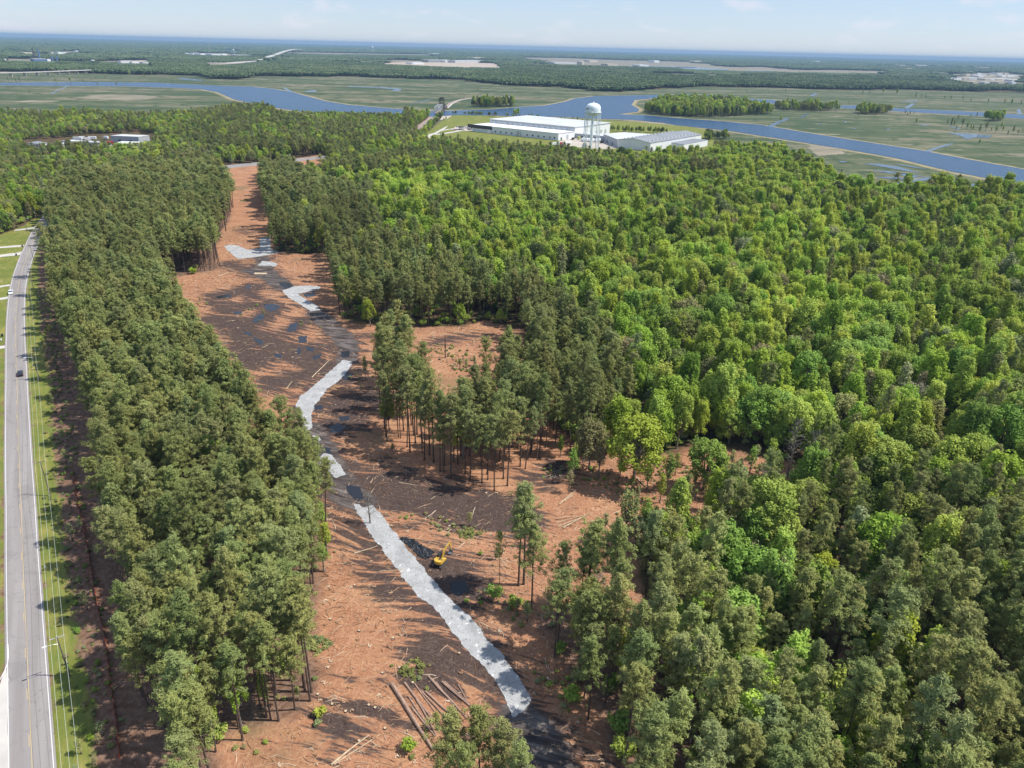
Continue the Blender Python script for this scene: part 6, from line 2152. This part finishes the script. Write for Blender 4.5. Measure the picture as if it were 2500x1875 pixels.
def far_post(name, crop, bp, tp, r, mat, lab, cat, parts=False):
    x, y = G(*K(crop, [bp])[0])
    h = min(height_at(x, y, K(crop, [tp])[0][1]), 150)
    o = empty(name, (x, y, 0), lab, cat)
    if parts:
        B().tube([(0, 0, 0), (0, 0, h * .8)], h * .05, 8).obj('stem', MAT[mat], o)
        B().lathe([(.01, h * .68), (h * .16, h * .72), (h * .22, h * .82), (h * .18, h * .95), (.01, h)], 16).obj('tank', MAT[mat], o)
    else:
        B().tube([(0, 0, 0), (0, 0, h * .97)], [r, r * .8], 10).obj('shaft', MAT[mat], o)
        B().tube([(0, 0, h * .97 + .01), (0, 0, h)], r * .95, 10).obj('tip', MAT['darksteel'], o)
    return h


far_post_cap = 150
mast_h = far_post('radio_mast', RD, (393, 440), (368, 230), 1.6, 'bridgesteel', 'thin tall radio mast rising above the horizon', 'mast')
print('mast', mast_h)
for b0, t0_, r, mt, lab in (((442, 462), (408, 302), 4.5, 'darksteel', 'leftmost tall power station chimney'), ((508, 462), (474, 305), 4.5, 'bluesteel', 'second tall power station chimney'), ((662, 458), (640, 385), 4, 'bluesteel', 'shorter chimney right of the tall pair'), ((722, 462), (702, 390), 4, 'bluesteel', 'rightmost of the short chimneys')):
    far_post('chimney', TF, b0, t0_, r, mt, lab, 'chimney')
for crop, b0, t0_, lab in ((RD, (1787, 350), (1783, 315), 'tiny white water tower near the horizon, right of the high bridge'), (C2F, (155, 178), (155, 138), 'tiny white water tower on the skyline above the left marsh'), (RD, (665, 432), (663, 375), 'pale tank tower beside the far white sheds')):
    far_post('distant_water_tower', crop, b0, t0_, 3, 'white', lab, 'water tower', True)


FARH = []


def farhouse(crop, x0_, x1_, yb, yt, col, lab, grp=None, nm='distant_building'):
    a = G(*K(crop, [(x0_, yb)])[0]); c = G(*K(crop, [(x1_, yb)])[0])
    w2 = math.dist(a, c)
    mx, my = (a[0] + c[0]) / 2, (a[1] + c[1]) / 2
    h = min(height_at(mx, my, K(crop, [(0, yt)])[0][1]), w2 * .6 + 6)
    h = max(4, h * .8)
    o = empty(nm, (mx, my, 0), lab, 'building', math.atan2(c[1] - a[1], c[0] - a[0]), grp)
    dpt = max(14, min(w2 * .7, 70))
    h = max(h, 9)
    FARH.append((mx, my, w2, dpt))
    B().box((0, dpt / 2, h / 2), (w2, dpt, h)).obj('wall', MAT[col], o)
    B().box((0, dpt / 2, h + .5), (w2 * 1.01, dpt * 1.02, .9)).obj('roof', MAT['rwhite' if col != 'cream' else 'cream'], o)


for q in ((430, 600, 468, 425, 'bluesteel', 'blue power station block under the chimneys', None), (580, 640, 460, 430, 'wwhite', 'small white block right of the power station', None),
          (650, 720, 370, 342, 'cream', 'cream building of the far left works', None), (730, 830, 372, 340, 'wwhite', 'white building of the far left works', None), (1160, 1190, 470, 452, 'wwhite', 'tiny white hut by the far road', None),
          (1520, 1650, 490, 452, 'wwhite', 'brightest white shed beside the pale cutting', None), (1660, 1780, 492, 470, 'wwhite', 'long white shed right of the brightest one', None), (1800, 1960, 498, 480, 'rpale', 'low pale building below the cutting', None),
          (0, 80, 325, 308, 'rpale', 'grey blue building at the far left edge', None), (1190, 1260, 428, 410, 'wwhite', 'white house group beyond the left forest', None), (1290, 1420, 422, 404, 'cream', 'cream shed beyond the left forest', None),
          (1430, 1510, 402, 386, 'wwhite', 'white shed left of the cutting', None), (1580, 1700, 405, 392, 'rpale', 'pale shed at the mouth of the cutting', None), (290, 420, 372, 345, 'cream', 'cream flat building left of the chimneys', None)):
    farhouse(TF, *q)
for q in ((110, 190, 438, 420, 'wwhite', 'left of the long row of far white sheds', None), (195, 265, 440, 416, 'wwhite', 'tallest of the long row of far white sheds', None), (280, 390, 443, 424, 'wwhite', 'wide shed beside the radio mast foot', None),
          (410, 520, 448, 432, 'wwhite', 'low shed right of the radio mast', None), (530, 590, 446, 428, 'wwhite', 'shed with bright end right of the mast', None), (700, 860, 460, 440, 'rpale', 'grey cluster near the far marsh', None),
          (600, 680, 368, 350, 'wwhite', 'white building beyond the far blue water', None), (1310, 1360, 484, 466, 'cream', 'cream house right of the rising highway', None), (1630, 1690, 352, 340, 'wwhite', 'white shed near the skyline', None), (820, 850, 385, 368, 'wwhite', 'tiny white house by the far water', None)):
    farhouse(RD, *q)
for q in ((510, 660, 240, 222, 'rgrey', 'flat brown building behind the sand flat', None), (680, 860, 243, 224, 'rpale', 'blue grey shed behind the sand flat', None), (795, 870, 222, 205, 'cream', 'pinkish building on the rise behind the sand flat', None),
          (1310, 1450, 252, 238, 'rpale', 'long low grey shed left of the cream tank', None), (1650, 1710, 262, 248, 'cream', 'cream building right of the cream tank', None), (410, 480, 252, 244, 'wwhite', 'small white houses at the end of the sand flat', None), (1625, 1700, 295, 282, 'rpale', 'grey blue roofs below the cream buildings', None)):
    farhouse(C2F, *q)
x, y = G(*K(C2F, [(1476, 256)])[0])
o = empty('storage_tank', (x, y, 0), 'round cream storage tank in the far middle distance', 'tank')
ht = height_at(x, y, K(C2F, [(1476, 234)])[0][1])
B().lathe([(ht * 1.1, 0), (ht * 1.1, ht), (.01, ht * 1.12)], 28).obj('shell', MAT['cream'], o)
B().lathe([(ht * 1.13, ht * .97), (ht * 1.13, ht * 1.01)], 28).obj('rim', MAT['wwhite'], o)
rg = random.Random(4)
k = 0
for yy, xs_ in ((225, (40, 200, 330, 420, 520, 700)), (285, (60, 150, 460)), (335, (910, 960, 1060, 1140, 1240)), (365, (560,)), (392, (1210, 1330, 1400, 1480, 1640)), (370, (780, 1400, 1780, 1900)), (420, (1450, 1560, 1850, 1980, 2100)), (470, (900, 1040, 1180, 1260, 1400, 1450)),
                (480, (1650, 1560, 1760, 1900)), (500, (1000, 2050, 2150)), (545, (1340, 1550, 1800, 2030)), (262, (1200, 1510, 1700))):
    for xc in xs_:
        w2 = rg.uniform(35, 75) if yy > 300 else rg.uniform(20, 50)
        farhouse(RT, xc - w2, xc + w2, yy + 10, yy - rg.uniform(8, 22), rg.choice(['wwhite', 'wwhite', 'cream', 'rpale']), 'pale roofed building of the town at the far right', 'buildings of the far right town')

for crop, pts in ((TF, [(980, 338), (1100, 304), (1190, 334), (2080, 380), (2190, 380), (2150, 472), (2060, 468), (130, 316), (240, 314), (60, 455), (880, 400), (1700, 372)]),
                  (C2F, [(650, 236), (1190, 242), (1880, 262), (60, 246), (130, 244), (1560, 232), (1960, 236), (560, 190), (1200, 150)]), (C3F, [(1440, 266), (1530, 263), (1590, 266), (1480, 285), (140, 238), (900, 240), (1960, 280)]),
                  (RD, [(1850, 536), (1980, 538), (2120, 542), (1720, 470), (1750, 474), (430, 352), (835, 378)])):
    for (px_, py_) in pts:
        w2 = rg.uniform(14, 34)
        farhouse(crop, px_ - w2, px_ + w2, py_ + 5, py_ - rg.uniform(6, 12), rg.choice(['wwhite', 'cream', 'wwhite']), 'tiny white roofed building scattered in the far woods', 'buildings scattered in the far woods')

# ------------------------------------------------------------------ marsh trees, shore shrubs, islands
mt = []
for c, pts in ((C3F, [(1185, 445, 412), (1230, 440, 415), (1315, 440, 400), (1402, 445, 400), (1520, 468, 430), (1556, 466, 440), (1585, 470, 446), (1705, 475, 448), (1745, 478, 448), (1820, 478, 450), (1870, 495, 468), (1980, 500, 470), (2085, 505, 472), (2130, 508, 470), (2190, 510, 480),
                       (590, 438, 422), (450, 432, 414), (695, 432, 408), (112, 402, 380), (712, 475, 455), (980, 545, 510), (1010, 550, 515), (1035, 548, 505), (960, 545, 520), (1455, 570, 540), (1485, 575, 548), (1510, 570, 550), (1525, 635, 590), (1470, 580, 555),
                       (1745, 650, 590), (1765, 645, 605), (1815, 655, 590), (1845, 668, 620), (1870, 670, 630), (1885, 672, 635), (1925, 690, 630), (1965, 680, 615), (2028, 690, 640), (2075, 680, 640), (2105, 705, 670), (2140, 690, 640), (2170, 705, 665), (2065, 660, 620), (1870, 590, 562),
                       (1910, 588, 556), (1722, 640, 600), (1790, 610, 575), (1925, 765, 725), (665, 620, 575), (605, 590, 565), (500, 610, 590), (465, 585, 565), (1100, 505, 488), (1780, 670, 640), (2200, 690, 660), (2000, 680, 650)]),
               (TF, [(880, 725, 655), (700, 728, 670), (738, 770, 730), (1230, 775, 720), (1465, 775, 710), (1565, 775, 735), (2165, 742, 690), (90, 780, 740), (180, 778, 760), (1330, 690, 640), (1210, 688, 640), (995, 685, 645), (1050, 715, 680), (250, 725, 640), (205, 725, 660), (110, 720, 650),
                     (1145, 690, 655), (1475, 680, 645), (1525, 672, 640), (375, 872, 820), (1640, 645, 585), (1905, 635, 600), (225, 905, 885), (8, 765, 735)]),
               (C2F, [(122, 360, 345), (240, 362, 340), (378, 352, 330), (280, 395, 382), (1005, 390, 365), (1530, 425, 375), (1575, 425, 400), (1385, 430, 415), (20, 493, 478), (1075, 435, 428), (735, 475, 455), (980, 388, 368), (1440, 405, 380), (2195, 400, 370)]),
               (C1F, [(1208, 360, 335), (918, 338, 310), (1570, 360, 345), (450, 368, 330), (820, 325, 290)])):
    for (px_, yb, yt) in pts:
        mt.append((K(c, [(px_, yb), (px_, yt)])))
for k, (bp, tp) in enumerate(mt):
    x, y = G(*bp)
    h = max(5, min(24, height_at(x, y, tp[1])))
    key = ['tall1', 'thin1', 'thin0', 'tall0', 'tall1'][k % 5]
    s = h / KINDS[key]['H']
    side = 'right' if bp[0] > 1650 else ('left' if bp[0] < 850 else 'middle')
    o = tree_obj('marsh_tree', key, x, y, s * (1.25 if 'thin' in key else .85), s, k, 'slender lone tree standing in the %s part of the marsh' % side, 'marsh tree', 'lone trees in the %s part of the marsh' % side)

ipts = []
for isl, sp, hs in [(p, 8.5, (.6, 1.45)) for p in ISLANDS]:
    Pw = W2(isl)
    xa = [p[0] for p in Pw]; ya = [p[1] for p in Pw]
    X, Y = grid_pts(min(xa), max(xa), min(ya), max(ya), sp, RG)
    k = inpoly(X, Y, Pw)
    for x, y in zip(X[k], Y[k]): ipts.append((x, y, RG.uniform(*hs)))
shrubs = []
for line, w2, st_, hs in ((K(C4, [(1175, 300), (1240, 318), (1320, 318), (1420, 325), (1500, 325), (1600, 330), (1650, 325)]), 14, 4.5, (.35, .62)), (K(C4, [(120, 190), (240, 190)]), 5, 5, (.25, .45)), (K(C4, [(290, 205), (360, 205)]), 6, 4, (.4, .6)),
                          (K(C4, [(430, 205), (560, 210), (700, 216)]), 6, 5, (.25, .5)), (K(C4, [(840, 232), (940, 240), (1000, 245), (1180, 262)]), 6, 6, (.25, .5)), (K(C4, [(1960, 385), (2130, 370)]), 16, 6, (.5, .9)), (K(C4, [(490, 196), (530, 196)]), 6, 5, (.7, .8)),
                          (K(BR, [(1060, 700), (960, 860), (830, 960), (740, 1060), (620, 1180), (560, 1230)]), 7, 4.5, (.35, .7)), (K(BR, [(1370, 640), (1530, 650)]), 5, 5, (.3, .5)), (K(BR, [(1740, 665), (1880, 675), (2060, 660), (2200, 690)]), 5, 5, (.3, .5)),
                          (K(C3F, [(870, 915), (950, 940), (1020, 955)]), 14, 7, (.35, .5)), (K(C3F, [(190, 720), (320, 735)]), 14, 6, (.5, .9)), (K(BR, [(120, 1120), (400, 960), (620, 780)]), 5, 6, (.3, .4)), (K(BR, [(1160, 820), (1240, 815)]), 3, 4, (.3, .4))):
    L = resample([G(*p) for p in line], st_)
    for p in L:
        for q_ in range(max(1, int(w2 / 5))):
            ipts.append((p.x + RG.uniform(-w2, w2) / 2, p.y + RG.uniform(-w2, w2) / 2, RG.uniform(*hs)))
ipts = np.array(ipts)
ik = ['round0', 'round2', 'round4', 'round3', 'plume0', 'tall1', 'tall0']
scatter('shore_trees', [KINDS[k]['whole'] for k in ik], np.stack([ipts[:, 0], ipts[:, 1], ipts[:, 0] * 0], 1), RG.integers(0, 7, len(ipts)), np.stack([ipts[:, 2]] * 3, 1), RG.uniform(0, 6, len(ipts)), None,
        'thickets on the marsh islands and along the river banks', 'thicket')


# ------------------------------------------------------------------ forest beyond the marsh
def farmat():
    m = M('far_canopy', 0.9, 0.05)
    r = m.rnd()
    n1 = m.noise(1.0, 4, .6, vec=m.mapping((.0006, .0022, 1)))
    n2 = m.noise(.02, 3, .6)
    n3 = m.noise(.13, 2, .6)
    c = m.ramp(n1, [(.38, (.035, .06, .03)), (.47, (.07, .105, .045)), (.55, (.13, .17, .075)), (.64, (.2, .22, .11))])
    c = m.mix(m.sm(n2, .4, .7), c, (.05, .08, .035))
    c = m.mix(m.sm(n3, .52, .74), c, (.16, .19, .08))
    m.base(c)
    return m.m


MAT['far'] = farmat()


def patch(seed, S_=62.0, n=125):
    rg = np.random.default_rng(seed)
    t = (1 + 5 ** .5) / 2
    iv = np.array([(-1, t, 0), (1, t, 0), (-1, -t, 0), (1, -t, 0), (0, -1, t), (0, 1, t), (0, -1, -t), (0, 1, -t), (t, 0, -1), (t, 0, 1), (-t, 0, -1), (-t, 0, 1)]) / math.hypot(1, t)
    fi = [(0, 11, 5), (0, 5, 1), (0, 1, 7), (0, 7, 10), (0, 10, 11), (1, 5, 9), (5, 11, 4), (11, 10, 2), (10, 7, 6), (7, 1, 8), (3, 9, 4), (3, 4, 2), (3, 2, 6), (3, 6, 8), (3, 8, 9), (4, 9, 5), (2, 4, 11), (6, 2, 10), (8, 6, 7), (9, 8, 1)]
    b = B()
    for k in range(n):
        x, y = rg.uniform(-S_ / 2, S_ / 2, 2)
        h = rg.uniform(11, 17); r = rg.uniform(2.6, 4.8)
        hz = rg.uniform(3.2, 5.5)
        vv = iv * (1 + rg.uniform(-.3, .3, (12, 1)))
        b.add([(x + q[0] * r, y + q[1] * r, h - hz + q[2] * hz) for q in vv], fi)
    b.add([(-S_ / 2, -S_ / 2, 7), (S_ / 2, -S_ / 2, 7), (S_ / 2, S_ / 2, 7), (-S_ / 2, S_ / 2, 7)], [(0, 1, 2, 3)])
    return b.mesh('canopy_patch_%d' % seed, MAT['far'])


patches = [patch(k) for k in range(5)]
fpt = []
for r0, r1, s_, sx, sz in ((1500, 4800, 52, 1.0, 1.0), (4800, 11000, 135, 2.7, 1.15), (11000, 39500, 360, 7.4, 1.5)):
    X, Y = grid_pts(-r1 * .85, r1 * .85, 700, r1, s_, RG)
    rr = np.hypot(X, Y)
    px, py = PR(X, Y)
    k = (rr >= r0) & (rr < r1) & (px > -150) & (px < 2650)
    X = X[k]; Y = Y[k]; px = px[k]; py = py[k]
    front = np.interp(px, [p[0] for p in FB], [p[1] for p in FB])
    ok = py < front - .6
    for p in FAR_OPEN + WATERS: ok &= ~inpoly(px, py, p)
    low = np.zeros(X.shape, bool)
    for zt in (4, 8, 12, 16, 20):
        qx, qy = PR(X, Y, zt)
        for p in FAR_OPEN + WATERS: low |= inpoly(qx, qy, p)
    for (hx, hy, hw_, hd_) in FARH:
        ok &= ~((np.abs(X - hx) < hw_ / 2 + s_ * .45) & (Y - hy > -(s_ * .6 + hy * .016)) & (Y - hy < hd_ + s_ * .5))
    # open ground between the far woods
    vn = vnoise(X, Y, 420, 1.7)
    ok &= ~((vn > .74) & (np.hypot(X, Y) > 3500))
    X = X[ok]; Y = Y[ok]; low = low[ok]
    for x, y, lo_ in zip(X, Y, low): fpt.append((x, y, sx * RG.uniform(.95, 1.15), sz * RG.uniform(.8, 1.2) * (.3 if lo_ else 1)))
fpt = np.array(fpt)
print('far patches', len(fpt), 'trees', n, 'individual', int(single.sum()))
scatter('far_forest', patches, np.stack([fpt[:, 0], fpt[:, 1], fpt[:, 0] * 0], 1), RG.integers(0, 5, len(fpt)), np.stack([fpt[:, 2], fpt[:, 2], fpt[:, 3]], 1), RG.integers(0, 4, len(fpt)) * math.pi / 2, None,
        'forest reaching to the horizon beyond the marsh', 'forest')

# ------------------------------------------------------------------ haze
hz = B().box((0, 19500, (mast_h + 20) / 2 - .5), (90000, 50000, mast_h + 21)).obj('haze', [])
hm = bpy.data.materials.new('haze_air')
hm.use_nodes = True
ht_ = hm.node_tree
for n_ in list(ht_.nodes): ht_.nodes.remove(n_)
ho_ = ht_.nodes.new('ShaderNodeOutputMaterial')
pv = ht_.nodes.new('ShaderNodeVolumePrincipled')
pv.inputs['Color'].default_value = (0.36, 0.56, 0.80, 1)
pv.inputs['Density'].default_value = 5.5e-5
pv.inputs['Anisotropy'].default_value = 0.0
ht_.links.new(pv.outputs[0], ho_.inputs['Volume'])
hz.data.materials.append(hm)
tagit(hz, 'thin blue haze over the far land', 'haze', None, 'stuff')
